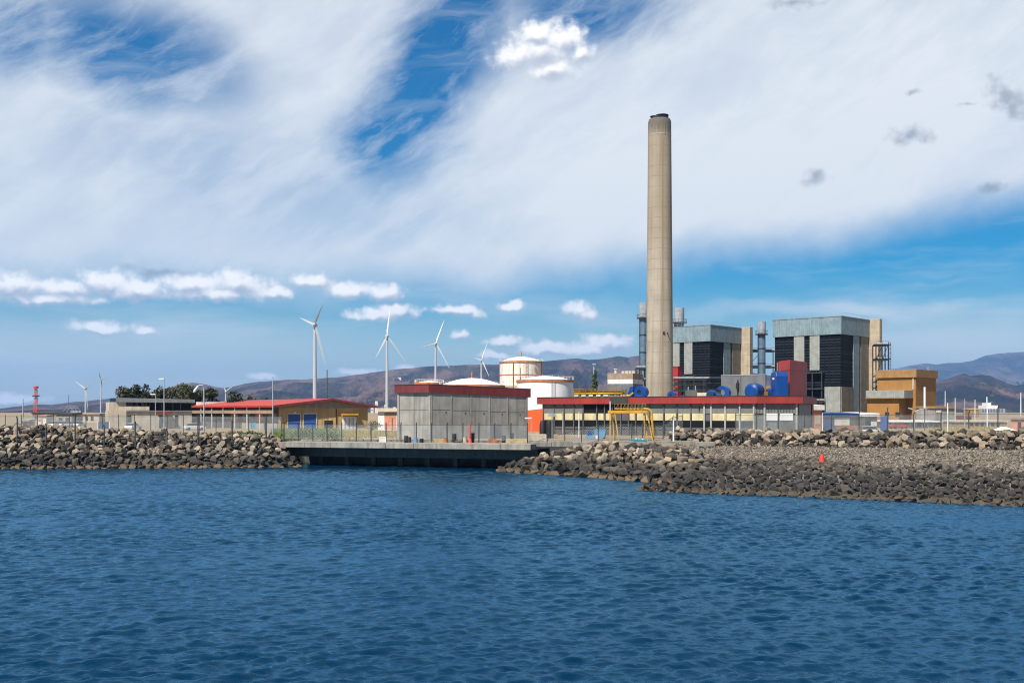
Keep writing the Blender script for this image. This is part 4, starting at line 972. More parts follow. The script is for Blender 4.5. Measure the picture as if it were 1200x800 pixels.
obj('gable_panel', MB().add([(.5,-.06,zg),(Wg-.2,-.06,zg),(Wg-.2,-.06,hw_-.1),(rm,-.06,hr_-.25),(.5,-.06,he),(.5,-.005,zg),(Wg-.2,-.005,zg),(Wg-.2,-.005,hw_-.1),(rm,-.005,hr_-.25),(.5,-.005,he)],[(0,1,2,3,4),(9,8,7,6,5),(0,5,6,1),(1,6,7,2),(2,7,8,3),(3,8,9,4),(4,9,5,0)]), M['gablegrey'], r)
obj('long_wall', MB().hexa([(0,.35,0),(.3,.35,0),(vx+.3,vy,0),(vx,vy,0)],[(0,.35,he),(.3,.35,he),(vx+.3,vy,he),(vx,vy,he)]), M['greyblock'], r)
obj('far_wall', MB().hexa([(Wg-.3,.35,0),(Wg,.35,0),(Wg+vx,vy,0),(Wg+vx-.3,vy,0)],[(Wg-.3,.35,hw_),(Wg,.35,hw_),(Wg+vx,vy,hw_),(Wg+vx-.3,vy,hw_)]), M['tanwall'], r)
o_ = 1.3
def slope(e0, e1, z0, z1): return MB().hexa([(e0,-o_,z0),(e1,-o_,z1),(e1+vx,vy,z1),(e0+vx,vy,z0)],[(e0,-o_,z0+.35),(e1,-o_,z1+.35),(e1+vx,vy,z1+.35),(e0+vx,vy,z0+.35)])
k_ = (hr_-he)/rm; k2 = (hr_-hw_)/(Wg-rm)
obj('roof', slope(-1.6, rm-.01, he-1.6*k_, hr_), M['red_roof'], r); obj('roof', slope(rm+.01, Wg+1.9, hr_, hw_-1.9*k2), M['red_roof'], r)
obj('verge_board', MB().hexa([(-1.6,-o_-.12,he-1.6*k_-.1),(rm,-o_-.12,hr_-.1),(rm,-o_-.02,hr_-.1),(-1.6,-o_-.02,he-1.6*k_-.1)],[(-1.6,-o_-.12,he-1.6*k_+.33),(rm,-o_-.12,hr_+.33),(rm,-o_-.02,hr_+.33),(-1.6,-o_-.02,he-1.6*k_+.33)]).hexa([(rm,-o_-.12,hr_-.1),(Wg+1.9,-o_-.12,hw_-1.9*k2-.1),(Wg+1.9,-o_-.02,hw_-1.9*k2-.1),(rm,-o_-.02,hr_-.1)],[(rm,-o_-.12,hr_+.33),(Wg+1.9,-o_-.12,hw_-1.9*k2+.33),(Wg+1.9,-o_-.02,hw_-1.9*k2+.33),(rm,-o_-.02,hr_+.33)]), M['maroon'], r)
for a, b_ in ((337.6,351.6),(356,370.3)):
    fr = obj('door', gf.rect(MB(), a, b_, 485.2, 502.5, .01, .06), M['bluedoor'], r)
    fm = MB(); gf.rect(fm, a-1.2, a-.02, 484, 502.5, .01, .12); gf.rect(fm, b_+.02, b_+1.2, 484, 502.5, .01, .12); gf.rect(fm, a-1.2, b_+1.2, 483.6, 485.1, .01, .12); obj('door_frame', fm, M['beige'], fr)
    obj('door_rail', gf.rect(MB(), a, b_, 493.8, 494.3, .061, .09), M['bluepale'], fr)
obj('dark_opening', gf.rect(MB(), 380, 390, 492.5, 503, .01, .05), M['black'], r)
obj('drain_pipe', gf.rect(MB(), 393.5, 394.4, 479, 503, .01, .15), M['black'], r); obj('wall_lamp', gf.rect(MB(), 344.6, 346, 482.3, 484, .02, .3), M['whitepole'], r)
d_ = obj('white_door', gf.rect(MB(), 401, 417.5, 488, 503, .01, .07), M['whitewash'], r); sl = MB(); [gf.rect(sl, a, a+1.6, 489, 502.5, .071, .1) for a in (403.5,408.5,413)]; obj('door_slat', sl, M['steel'], d_)
cn = MB(); gf.rect(cn, 399.5, 418.5, 484.2, 486.3, .01, 1.1); [gf.rect(cn, a, a+.6, 486.3, 488, .01, 1.0) for a in (400,418)]; obj('canopy', cn, M['yellow'], r)
ev = MB(); red = MB(); n_ = 9
for k in range(n_):
    t = k/(n_-1); x, y = vx*t-1.3, vy*t; ev.bar((x,y,0),(x,y,he-1.3*k_),.22)
obj('veranda_post', ev, M['whitepole'], r)
obj('eave_beam', MB().hexa([(-1.5,0,he-1.55),(-1.3,0,he-1.55),(vx-1.3,vy,he-1.55),(vx-1.5,vy,he-1.55)],[(-1.5,0,he-.85),(-1.3,0,he-.85),(vx-1.3,vy,he-.85),(vx-1.5,vy,he-.85)]), M['brown'], r)
def lw(t0, t1, z0, z1, mt, nm, d=.04): return obj(nm, MB().hexa([(vx*t0-d,vy*t0+.35,z0),(vx*t0,vy*t0+.35,z0),(vx*t1,vy*t1+.35,z0),(vx*t1-d,vy*t1+.35,z0)],[(vx*t0-d,vy*t0+.35,z1),(vx*t0,vy*t0+.35,z1),(vx*t1,vy*t1+.35,z1),(vx*t1-d,vy*t1+.35,z1)]), M[mt], r)
for t in np.linspace(.02,.9,8): lw(t, t+.075, 1.6, 3.4, 'pink' if int(t*10)%2 else 'brown', 'shutter'); 
lw(.0,.97,1.3,1.62,'red','wall_stripe',.06); lw(.22,.26,0,2.2,'teal','side_door',.06); lw(0,.97,0,1.25,'concrete','plinth',.03)
obj('roof_unit', MB().box(vx+2,vx+9,vy-5,vy-1,hr_-1.6,hr_-.1), M['whitewash'], r)

# ------------------------------------------------------------------ grey two storey building on the left
lf_ = Face(128,240,225,247)
r = thing('grey_office_building', 'grey two storey office building with a dark window strip under a flat roof', 'building', lf_.loc, lf_.rot)
hh_ = lambda px, py: lf_.h(px,py)
obj('ground_floor', MB().box(0,lf_.len,.3,14,0,hh_(150,481)), M['beige'], r)
obj('upper_floor', MB().box(lf_.u(149),lf_.len,1.2,13,hh_(150,481)+.003,hh_(150,471)), M['darkvoid'], r)
obj('roof_slab', MB().hexa([(lf_.u(136),-.4,hh_(140,471.2)),(lf_.len+.6,-.4,hh_(225,472)),(lf_.len+.6,14,hh_(225,472)),(lf_.u(136),14,hh_(140,471.2))],[(lf_.u(136),-.4,hh_(140,466)),(lf_.len+.6,-.4,hh_(225,468)),(lf_.len+.6,14,hh_(225,468)),(lf_.u(136),14,hh_(140,466))]), M['greyroof'], r, bevel=.04)
obj('end_block', MB().box(0,lf_.u(148),0,12,0,hh_(138,471)), M['beige'], r); obj('parapet', MB().box(lf_.u(148)+.01,lf_.u(175),.0,.3,hh_(160,480.5),hh_(160,475.8)), M['beige'], r)
obj('blue_roof_box', MB().box(lf_.u(129),lf_.u(135.8),.5,6,hh_(138,471)+.003,hh_(138,466.5)), M['blueglass'], r)
[obj('window_pane', lf_.rect(MB(), a, a+2.4, 471.5, 476, -1.2, -1.15), M['glass'], r) for a in (150.2,153.4,160,167,170.5)]
mu = MB(); [lf_.rect(mu, a, a+.5, 471.3, 480.8, -1.15, -1.05) for a in (149.5,158.5,166,176,190,203,212)]; obj('mullion', mu, M['greyroof'], r)
obj('sun_canopy', lf_.rect(MB(), 183, 199, 482, 484, -.3, 1.2), M['red'], r); obj('band_course', lf_.rect(MB(), 148, 225, 480.8, 482.2, -.3, .05), M['greyroof'], r)
dw = MB(); [lf_.rect(dw, a, a+4, 486.5, 500, -.3, -.25) for a in (137,150,187,205)]; obj('ground_window', dw, M['glass'], r); obj('door', lf_.rect(MB(), 186.5, 189.5, 491, 502, -.25, -.2), M['blueglass'], r)

# ------------------------------------------------------------------ small white and salmon hut
hf = Face(443,224,466,223); r = thing('small_hut', 'small white and salmon hut behind the left side of the concrete building', 'hut', hf.loc, hf.rot)
obj('wall', MB().box(0,hf.len,0,6,0,hf.h(450,482.3)), M['whitewash'], r); obj('roof', MB().box(-.3,hf.len+.3,-.6,6.3,hf.h(450,482.2),hf.h(450,478)), M['beige'], r)
obj('recess_wall', hf.rect(MB(), 450.5, 464.5, 488, 503, .01, .06), M['pink'], r); obj('window_strip', hf.rect(MB(), 450.5, 464.5, 483, 488, .01, .05), M['brown'], r); obj('side_post', hf.rect(MB(), 459, 460.2, 489, 504, .06, .2), M['brown'], r)

# ------------------------------------------------------------------ wind turbines
def turbine(px, pyhub, Y, tips, Rpx, label, base_w=None, signs=(1,-1,1), tilt=0):
    s_ = Y/F; H = Z(pyhub,Y)-G; r = thing('wind_turbine', label, 'wind turbine', (X(px,Y),Y,G), 0, 'wind turbines on the plain'); w = (base_w or 5.2)*s_/2
    obj('tower', MB().lathe([(w,0),(w*.85,H*.5),(w*.62,H-.5)], 24), M['turbine'], r, True)
    L_ = Rpx*s_; nl = L_*.14
    hub = Vector((0.6*s_,-nl*.75,H+w*.7))
    obj('nacelle', MB().hexa([(-w*.9,-nl*.6,H-.3),(w*.9,-nl*.6,H-.3),(w*.8,nl,H+.1),(-w*.8,nl,H+.1)],[(-w*.8,-nl*.6,H+w*1.5),(w*.8,-nl*.6,H+w*1.5),(w*.7,nl,H+w*1.4),(-w*.7,nl,H+w*1.4)]), M['turbine'], r, bevel=w*.2)
    obj('hub', MB().tube([hub+Vector((0,nl*.3,0)),hub,hub-Vector((0,nl*.3,0))], [w*.8,w*.85,w*.25], 14), M['turbine'], r, True)
    for (dx, dy), sg in zip(tips, signs):
        dpx = math.sqrt(max(0, Rpx**2-dx**2-dy**2)); d = Vector((dx, sg*dpx, dy)).normalized()
        side_ = d.cross(Vector((0,1,0))); side_ = (side_ if side_.length > .1 else d.cross(Vector((0,0,1)))).normalized(); th_ = d.cross(side_).normalized(); mb = MB(); vs = []
        for t, ch in ((0,.024),(.08,.028),(.2,.058),(.5,.04),(.8,.024),(1,.006)):
            ch *= 1.9 if Rpx < 15 else 1.; p_ = hub+d*L_*t; a_ = side_*L_*ch/2; b_ = th_*L_*ch*.18; vs += [p_-a_*.7, p_-b_, p_+a_*1.3, p_+b_]
        fs = [(0,1,2,3),(23,22,21,20)]+[(4*i+k,4*i+(k+1)%4,4*i+4+(k+1)%4,4*i+4+k) for i in range(5) for k in range(4)]
        obj('blade', mb.add(vs, fs), M['turbine'], r, True)
turbine(369, 382.5, 900, [(-25,11.5),(17,19.5),(13,-49)], 50, 'largest white wind turbine, nearest, above the red roofed hall', 5.2)
turbine(453.5, 395.5, 1050, [(2,34),(22,-31),(-11,-27)], 37.5, 'white wind turbine with one upright blade, second largest, left of the concrete building', 4.0, (1,-1,-1))
turbine(510.5, 404, 1180, [(9,29),(16,-29),(-20,-2.5)], 33.5, 'white wind turbine over the left end of the maroon fascia', 3.4, (1,-1,1))
turbine(564, 423, 1500, [(7,22),(9,-20),(-9,4)], 24, 'small white wind turbine next to the rusty topped tank', 2.6, (1,-1,1))
turbine(100.3, 456, 1700, [(-18.5,9.5),(17,9.5),(3.3,-26)], 26, 'pale wind turbine with spread blades at the far left', 2.2, (1,-1,1))
turbine(118, 445, 1800, [(5,3.2),(.6,9),(-.8,-10)], 12, 'thin pale turbine mast with short blades left of the grey office building', 1.7, (1,-1,1))
turbine(264.5, 459.5, 1100, [(-5,5),(11,8),(1.5,-10)], 14, 'tiny white turbine with V shaped blades above the red roof', 2.2, (1,-1,1))

# ------------------------------------------------------------------ poles, lamps, masts
def pole(px, Y, pytop, label, wpx=1.5, mt='whitepole', cat='pole', name='pole', head=None, two=None, group='light poles and masts'):
    x = X(px,Y); z0 = tz(x,Y); H = Z(pytop,Y)-z0; r = thing(name, label, cat, (x,Y,z0), 0, group); w = wpx*Y/F/2
    obj('shaft', MB().tube([(0,0,-.3),(0,0,H*.5),(0,0,H)], [w,w*.85,w*.65], 10), M[mt], r, True); obj('base_plate', MB().box(-w*2,w*2,-w*2,w*2,0,.12), M['concrete'], r)
    if head == 'curve':
        obj('arm', MB().tube([(0,0,H-.05),(-.1,-.1,H+.25),(-.55,-.2,H+.3),(-1.0,-.3,H+.05)], w*.6, 8), M[mt], r, True); obj('lamp_head', MB().tube([(-.8,-.25,H+.15),(-1.2,-.35,H-.5),(-1.35,-.35,H-.75)], [.12,.22,.12], 8), M['whitepole'], r, True)
    elif head == 'T':
        obj('arm', MB().tube([(0,0,H*.98),(.9,0,H+.35),(1.9,0,H+.4)], w*.6, 8).tube([(0,0,H*.98),(-.5,0,H+.5)], w*.6, 8), M[mt], r, True); obj('lamp_head', MB().hexa([(-.9,-.2,H+.45),(-.35,-.2,H+.25),(-.35,.2,H+.25),(-.9,.2,H+.45)],[(-.85,-.2,H+.6),(-.3,-.2,H+.42),(-.3,.2,H+.42),(-.85,.2,H+.6)]), M['stackgrey'], r)
    elif head == 'flood':
        obj('lamp_head', MB().box(-.5,.5,-.35,-.05,H-.1,H+.35).bar((-.6,0,H-.05),(.6,0,H-.05),.08), M['stackgrey'], r)
    elif head == 'arm': obj('lamp_head', MB().box(-.9,.05,-.15,.15,H-.05,H+.12), M['whitepole'], r)
    if two: obj('upper_sleeve', MB().tube([(0,0,Z(two,Y)-z0),(0,0,H*.985)], w*1.9, 12), M['whitepole'], r, True); 
    return r
pole(192.3,190,444,'tall slim grey roadside pole in front of the grey office building',1.5,'steel','lamp post','lamp_post','arm')
pole(182.2,196,462,'short lamp post beside the tall roadside pole',1.2,'steel','lamp post','lamp_post','arm')
pole(239,160,453.5,'curved white lamp post at the left end of the red roofed hall',2.0,'steel','lamp post','lamp_post','curve')
pole(319.7,152,441,'tall pale pole at the near corner of the red roofed hall',1.8,'steel','lamp post','lamp_post')
pole(715,158,0+470,'tall pale post left of the yellow gantry',1.6,'whitepole'); pole(678.5,157,482,'slim white pole in front of the dark hall opening',1.3,'whitepole')
pole(789.3,140,492,'short thick white marker post right of the yellow gantry',2.2,'whitepole'); pole(659.5,150,482,'pale pole before the cream panels at the hall left end',1.3,'steel')
pole(647,149,487,'pole with twin floodlights near the orange banded tank',1.2,'steel','lamp post','lamp_post','flood'); pole(622.7,150,490,'short pale post in front of the orange tank band',1.4,'steel','lamp post','lamp_post','arm')
pole(1071.5,165,482,'double armed lamp post in front of the ochre building',1.7,'steel','lamp post','lamp_post','T')
pole(1083.6,150,452.5,'dark pole with a long white upper sleeve right of the ochre building corner',1.3,'postdark','pole','pole',None,478)
pole(1110.6,160,472,'thick white post right of the ochre building',1.9); pole(1107.6,330,458,'far tall white mast behind the thick white post',1.1,'whitepole','mast','mast')
pole(1119.3,290,466,'slim pale mast second right of the ochre building',1.1,'whitepole','mast','mast'); pole(1130.6,200,467,'pale mast above the red container',1.2,'steel','mast','mast')
pole(1142.6,300,468,'pale mast above the yellow shed',1.2,'whitepole','mast','mast'); pole(1157,260,472,'thick white mast before the white works',1.9,'whitepole','mast','mast')
pole(1196.3,300,459.5,'tall white mast at the far right edge above the orange hut',1.4,'whitepole','mast','mast'); pole(1094,420,470,'thin far mast right behind the ochre building',.8,'steel','mast','mast')
pole(964,155,484,'short white post in front of the blue canopy',1.3,'whitepole'); pole(27,420,467,'faint pale mast at the far left',1.6,'steel','mast','mast'); pole(383.3,880,433,'dark lattice style mast under the lowest turbine blade',1.6,'postdark','mast','mast'); pole(80.5,900,462,'thin dark aerial on the far left plain',.7,'postdark','mast','mast')
pole(696,322,427,'floodlight mast with white lamps above the dark conifer',1.0,'whitepole','lamp post','lamp_post','flood')
Y_ = 430; r = thing('radio_mast', 'red and white lattice radio mast at the far left', 'mast', (X(42,Y_),Y_,G)); H = Z(453,Y_)-G
for k in range(8):
    z0, z1 = H*k/8, H*(k+1)/8; mb = MB(); w = .75-.4*k/8
    for (sx_, sy_) in ((-1,-1),(1,-1),(1,1),(-1,1)): mb.bar((sx_*w,sy_*w,z0),(sx_*(w-.05),sy_*(w-.05),z1),.13)
    for sy_ in (-1,1): mb.bar((-w,sy_*w,z0),(w,sy_*w,z1),.1); mb.bar((w,sy_*w,z0),(-w,sy_*w,z1),.1)
    obj('lattice_section', mb, M['conered'] if k%2 == 0 else M['brown'], r)
obj('top_platform', MB().tube([(0,0,H-.6),(0,0,H+.2)], 1.0, 10), M['conered'], r); obj('lower_platform', MB().tube([(0,0,H*.72),(0,0,H*.75)], 1.4, 10), M['steeldark'], r)

# ------------------------------------------------------------------ quay and yard clutter
def gz_(px, Y): return tz(X(px,Y),Y)
qz = 3.085
r = thing('red_standpipe', 'red standpipe with a flared foot against the quay fence', 'standpipe', (X(550.8,137.5),137.5,qz)); obj('pipe', MB().tube([(0,0,.3),(0,0,2.4)], .09), M['conered'], r); obj('foot', MB().lathe([(.28,0),(.26,.1),(.12,.55)], 12), M['conered'], r)
def crate(px, Y, w, d, h, mt, label, z=None, rot=.1):
    r = thing('crate', label, 'crate', (X(px,Y),Y,z if z is not None else gz_(px,Y)), rot, 'blocks and crates on the quay and yard'); s_ = MB(); n = 4
    for k in range(n): s_.box(-w/2,w/2,-d/2,d/2,h*k/n+.012,h*(k+1)/n-.012)
    obj('slats', s_, M[mt], r); obj('corner_posts', MB().box(-w/2-.03,-w/2+.06,-d/2-.03,-d/2+.06,0,h).box(w/2-.06,w/2+.03,-d/2-.03,-d/2+.06,0,h).box(-w/2+.02,w/2-.02,-d/2+.03,d/2-.03,0,h-.03), M[mt], r)
crate(514,138.5,1.4,.8,.45,'timber','tan slatted crate near the left pilaster on the quay',qz); crate(577,137.4,.95,.6,.55,'brick','orange brick pallet at the right part of the quay',qz); crate(583,137.1,.5,.5,.35,'brick','single small orange block beside the brick pallet',qz,.5)
crate(606,136.5,2.6,.5,.5,'timber','long low timber block at the right end of the quay',qz,-.3); crate(448.5,140.5,.8,.5,.7,'whitewash','white box standing on the quay edge',qz); crate(653.5,146,1.4,.8,.85,'timber','upright pale timber crate before the hall left end'); crate(629,150,2.4,1.4,.9,'beige','wide beige crate under the orange tank'); crate(664,146,.6,.5,.5,'timber','little wooden crate next to the slim poles')
def drum(px, Y, mt, label, h=.9, rr=.3, z=None):
    r = thing('oil_drum', label, 'drum', (X(px,Y),Y,z if z is not None else gz_(px,Y)), 0, 'drums and bollards on the quay'); obj('body', MB().lathe([(rr,0),(rr,h*.32),(rr*1.05,h*.34),(rr,h*.36),(rr,h*.64),(rr*1.05,h*.66),(rr,h*.68),(rr,h),(rr*.9,h-.03)], 16), M[mt], r, True); obj('lid', MB().tube([(0,0,h-.02),(0,0,h+.015)], rr*.85, 14), M['steeldark'], r)
for px, mt, lb, h in ((476,'black','black drum at the left foot of the concrete building',.85),(479.5,'steeldark','rusty dark drum beside the black drum',.7),(487,'bluepale','pale blue drum in front of the bright concrete face',.6),(494,'black','low black drum near the bright corner',.5),(522,'brick','brownish drum right of the tan crate',.6),(532.5,'black','tall black bollard drum on the quay middle',1.1),(545,'beige','pale drum left of the red standpipe',.7),(553.5,'black','black drum touching the red standpipe',1.2),(590.5,'black','narrow black drum at the right end of the concrete face',.9),(599.8,'black','black bollard under the right fence post',1.2)):
    drum(px, 138.2, mt, lb, h, .26, qz)
r = thing('rubble_heap', 'pale heap of broken stones in the middle of the quay', 'heap', (X(540,138),138,qz)); v_, f_ = batch(np.stack([rng.normal(0,.5,40), rng.normal(0,.3,40), np.abs(rng.normal(.12,.14,40))],1), rng.uniform(.1,.22,40), SMALL, rng); fast('stones', v_, f_, M['gravel'], r)
r = thing('blue_skip', 'pale blue skip standing in front of the dark hall opening', 'skip', (X(703.5,156),156,gz_(703.5,156)), -.2); obj('bin', MB().hexa([(-.65,-.7,.15),(.65,-.7,.15),(.65,.7,.15),(-.65,.7,.15)],[(-.85,-.8,1.25),(.85,-.8,1.25),(.85,.8,1.25),(-.85,.8,1.25)]), M['bluepale'], r); obj('lid', MB().box(-.87,.87,-.82,.82,1.253,1.33), M['bluepale'], r); obj('wheels', MB().tube([(-.5,-.6,.1),(-.5,.6,.1)], .1).tube([(.5,-.6,.1),(.5,.6,.1)], .1), M['rubber'], r)
r = thing('blue_machine', 'blue pump set with a white bucket left of the blue skip', 'pump', (X(692.5,155),155,gz_(692.5,155))); obj('frame', MB().box(-.7,.5,-.4,.4,.05,.5), M['bluepale'], r, bevel=.03); obj('engine', MB().hexa([(-.6,-.35,.5),(.2,-.35,.5),(.2,.35,.5),(-.6,.35,.5)],[(-.4,-.3,1.25),(.05,-.3,1.1),(.05,.3,1.1),(-.4,.3,1.25)]), M['blue'], r, bevel=.04); obj('bucket', MB().lathe([(.2,.03),(.27,.5),(.24,.48)], 14, (.85,-.5)), M['whitewash'], r)
r = thing('turquoise_pontoon', 'flat turquoise pontoon lying at the foot of the yellow gantry', 'pontoon', (X(749,139),139,gz_(749,139)), -.05); obj('hull', MB().hexa([(-.9,-.5,0),(.85,-.5,0),(.85,.5,0),(-.9,.5,0)],[(-1.15,-.6,.38),(1.0,-.6,.3),(1.0,.6,.3),(-1.15,.6,.38)]), M['teal'], r, bevel=.04); obj('seat', MB().box(-.5,-.3,-.55,.55,.38,.46).box(.3,.5,-.55,.55,.34,.44), M['whitewash'], r); obj('coiled_rope', MB().lathe([(.22,.36),(.25,.5),(.1,.5)], 14, (.05,0)), M['beige'], r)
r = thing('black_water_tank', 'upright black tank at the left end of the hall', 'tank', (X(644,158),158,gz_(644,158))); obj('body', MB().lathe([(.55,0),(.58,.5),(.55,1.2),(.58,1.9),(.5,2.4),(.15,2.6)], 20), M['black'], r, True); obj('second_cell', MB().lathe([(.45,0),(.45,2.0),(.3,2.5),(.1,2.6)], 20, (-1.0,.2)), M['black'], r, True)
# low boundary wall of the yard
r = thing('low_wall', 'low weathered concrete wall along the top of the middle boulder bank', 'wall', (X(622,133.5),133.5,3.0)); a = Vector((0,0,0)); b_ = Vector((X(838,136)-X(622,133.5), 2.5, 0)); mb = MB()
for k in range(9):
    p0, p1 = a.lerp(b_, k/9+.001), a.lerp(b_, (k+1)/9-.001); hk = .32+.08*math.sin(k*2.1); mb.hexa([p0+Vector((0,0,-.3)),p1+Vector((0,0,-.3)),p1+Vector((0,.5,-.3)),p0+Vector((0,.5,-.3))],[p0+Vector((0,0,hk)),p1+Vector((0,0,hk)),p1+Vector((0,.5,hk)),p0+Vector((0,.5,hk))])
obj('wall_blocks', mb, M['quay'], r, bevel=.03)
# cone on the gravel
Yc = 104.; xc = X(963,Yc); zc_ = tz(xc,Yc)
r = thing('marker_cone', 'tall red orange marker cone standing alone on the gravel spit', 'cone', (xc,Yc,zc_)); obj('cone', MB().lathe([(.30,.04),(.27,.35),(.18,.8),(.13,1.05)], 20), M['conered'], r, True); obj('base', MB().box(-.38,.38,-.38,.38,-.02,.05), M['conered'], r, bevel=.02); obj('spike', MB().tube([(0,0,1.0),(0,0,1.35)], .035), M['steeldark'], r)
Yc = 104.4; r = thing('orange_float', 'small orange float lying on the gravel left of the cone', 'float', (X(953,Yc),Yc,tz(X(953,Yc),Yc)+.1)); obj('body', MB().tube([(-.22,0,0),(-.12,0,0.02),(.12,0,.02),(.24,.05,0)], [.06,.16,.15,.05], 14), M['orange'], r, True); obj('rope', MB().tube([(.24,.05,-.02),(.45,.1,-.08),(.7,0,-.08)], .03, 6), M['beige'], r)

# ------------------------------------------------------------------ right side sheds
def shed(name, label, cat, px0, px1, Y, pytop, mt, roof_mt='greyroof', dy=0, depth=5, wins=(), door=None, roof_h=.35, base=None, over=.3):
    f_ = Face(px0,Y,px1,Y+dy, base if base is not None else G); r = thing(name, label, cat, f_.loc, f_.rot, 'sheds and low buildings on the plain'); m_ = (px0+px1)/2; h = f_.h(m_,pytop)
    obj('wall', MB().box(0,f_.len,0,depth,-.2,h-roof_h), M[mt], r); obj('roof', MB().hexa([(-over,-over,h-roof_h+.003),(f_.len+over,-over,h-roof_h+.003),(f_.len+over,depth+over,h-roof_h+.2),(-over,depth+over,h-roof_h+.2)],[(-over,-over,h),(f_.len+over,-over,h),(f_.len+over,depth+over,h+.2),(-over,depth+over,h+.2)]), M[roof_mt], r)
    for (a, b2, t0, t1, wm) in wins: obj('window', MB().box(f_.len*a,f_.len*b2,-.06,-.005,h*t0,h*t1), M[wm], r)
    if door: obj('door', MB().box(f_.len*door[0],f_.len*door[1],-.07,-.004,0,min(2.2,h*.8)), M[door[2]], r)
    return r
shed('blue_canopy_shed','open fronted shed with a bright blue fascia under the boiler house','shed',966,1013,205,484,'greyblock','blue',4,6,[(.25,.62,.35,.75,'whitewash'),(.3,.95,.12,.33,'brick'),(.02,.2,.1,.7,'bluedoor')],None,.6)
shed('white_fascia_shed','shed with a white fascia right beside the blue canopy','shed',1013.5,1028,207,484,'greyblock','whitepanel',1,6,[(.1,.4,.15,.6,'black'),(.5,.95,.3,.55,'whitewash')],None,.6)
shed('pink_cabin','small pink rendered cabin at the right end of the red fascia hall','hut',953,963.5,200,474.5,'pink','whitewash',1,4,[(.2,.8,.3,.6,'beige')],None,.9)
r = thing('blue_board','tall blue board on legs below the tan stair tower','sign board',(X(1036.5,160),160,gz_(1036.5,160))); obj('panel', MB().box(-.58,.58,-.05,.05,.55,2.75), M['bluedoor'], r); obj('leg', MB().box(-.55,-.47,-.04,.04,-.2,.547), M['postdark'], r); obj('leg', MB().box(.47,.55,-.04,.04,-.2,.547), M['postdark'], r)
shed('long_white_shed','long low white roofed shed in front of the ochre building','shed',1046,1103,250,493.3,'greyblock','whitewash',2,8,[(.02+.12*k,.1+.12*k,.2,.8,'darkvoid') for k in range(8)],None,.25)
shed('grey_lean_to','grey lean to shed against the right end of the ochre building','shed',1096,1119,300,476.5,'concrete','ochrepale',3,7,[(.05,.3,.7,.85,'whitewash')],None,.5)
shed('red_container','dark red container on the plain right of the ochre building','container',1112,1138.5,330,487,'maroon','maroon',1,3,[(.82,.98,.1,.8,'black')],None,.12,None,.02)
shed('brown_wall_shed','long low brown shed behind the straw grass','shed',1118,1180,270,493,'brown','beige',2,5,[(.3+.1*k,.36+.1*k,.2,.7,'black') for k in range(6)],None,.3)
shed('yellow_shed','tiny yellow shed near the far masts','shed',1135,1147,700,478.5,'ochrepale','timber',0,8,[(.2,.8,.2,.6,'brown')],None,.8)
shed('orange_hut','orange hut with a dark flat roof at the right edge','hut',1185,1203,168,489,'pink','brown',-1,5,[(.7,.95,.15,.5,'black')],(.42,.66,'black'),.3)
r = thing('white_works', 'cluster of white tiered process buildings with a short mast on the far right plain', 'industrial building', (X(1150,1500),1500,G)); s_ = 1500/F
obj('lower_tier', MB().box(0,28*s_,0,30,0,6.5*s_), M['stackgrey'], r); obj('middle_tier', MB().box(6*s_,20*s_,2,26,6.5*s_+.01,10.5*s_), M['whitewash'], r); obj('upper_tier', MB().box(8*s_,13*s_,4,20,10.5*s_+.01,13.5*s_), M['whitewash'], r); obj('mast', MB().tube([(9.5*s_,8,13.5*s_),(9.5*s_,8,20.5*s_)], 1.3*s_/2), M['whitepole'], r)
dk = MB(); [dk.box((1+k*3.2)*s_,(2.6+k*3.2)*s_,-.6,-.02,3*s_,6.2*s_) for k in range(8)]; obj('dark_bay', dk, M['greywall'], r)
r = thing('white_tarpaulin', 'pale crumpled tarpaulin sheet on the boulders at the right', 'tarpaulin', (X(1176,127),127,gz_(1176,127)+.7)); v_ = []; f_ = []
for i in range(13):
    for j_ in range(7):
        u, w_ = i/12-.5, j_/6-.5; v_.append((u*2.4, w_*1.4, .45*math.exp(-(u*u*6+w_*w_*5))+.10*mnoise.noise((i*.7,j_*.9,2))-.1))
obj('sheet', MB().add(v_, [tuple(x) for x in grid_faces(13,7)[:, ::-1].tolist()]), M['whitewash'], r, True)

# ------------------------------------------------------------------ left plain
shed('white_hut_left','small white hut with an orange door left of the radio mast base','hut',44,54,330,486.5,'whitewash','brown',0,5,[(.1,.35,.3,.6,'brown')],(.4,.62,'pink'),.4)
shed('dark_shed_left','long dark low shed at the far left plain','shed',38,66,420,483,'brown','steeldark',0,8,[(.1+.15*k,.18+.15*k,.2,.6,'black') for k in range(5)],None,.5)
shed('grey_shed_left','grey barn with a dark ridge behind the left fence','shed',66,84,360,484,'concrete','steeldark',0,8,[(.15,.4,.1,.55,'black'),(.6,.85,.1,.55,'black')],None,.6)
shed('low_wall_house','long flat tan house left of the grey office building','house',84,116,380,484.5,'beige','scrub' if False else 'brown',0,8,[(.1+.2*k,.2+.2*k,.2,.7,'darkvoid') for k in range(4)],None,.4)
shed('beige_kiosk','little beige kiosk among the left boulders top','hut',25,33,180,492,'beige','concrete',0,2.5,[(.2,.8,.45,.8,'glass')],None,.2)
r = thing('greenhouse_frame','white pitched frame of a small greenhouse on the left plain','greenhouse',(X(80.5,520),520,G)); w = 6.*520/F; h = Z(474.5,520)-G; fr = MB()
for y in (0,4,8):
    fr.bar((-w,y,Z(481,520)-G),(0,y,h),.11); fr.bar((w,y,Z(481,520)-G),(0,y,h),.11); fr.bar((-w,y,0),(-w,y,Z(481,520)-G),.11); fr.bar((w,y,0),(w,y,Z(481,520)-G),.11); fr.bar((-w*.5,y,(h+Z(481,520)-G)/2),(w*.5,y,(h+Z(481,520)-G)/2),.1)
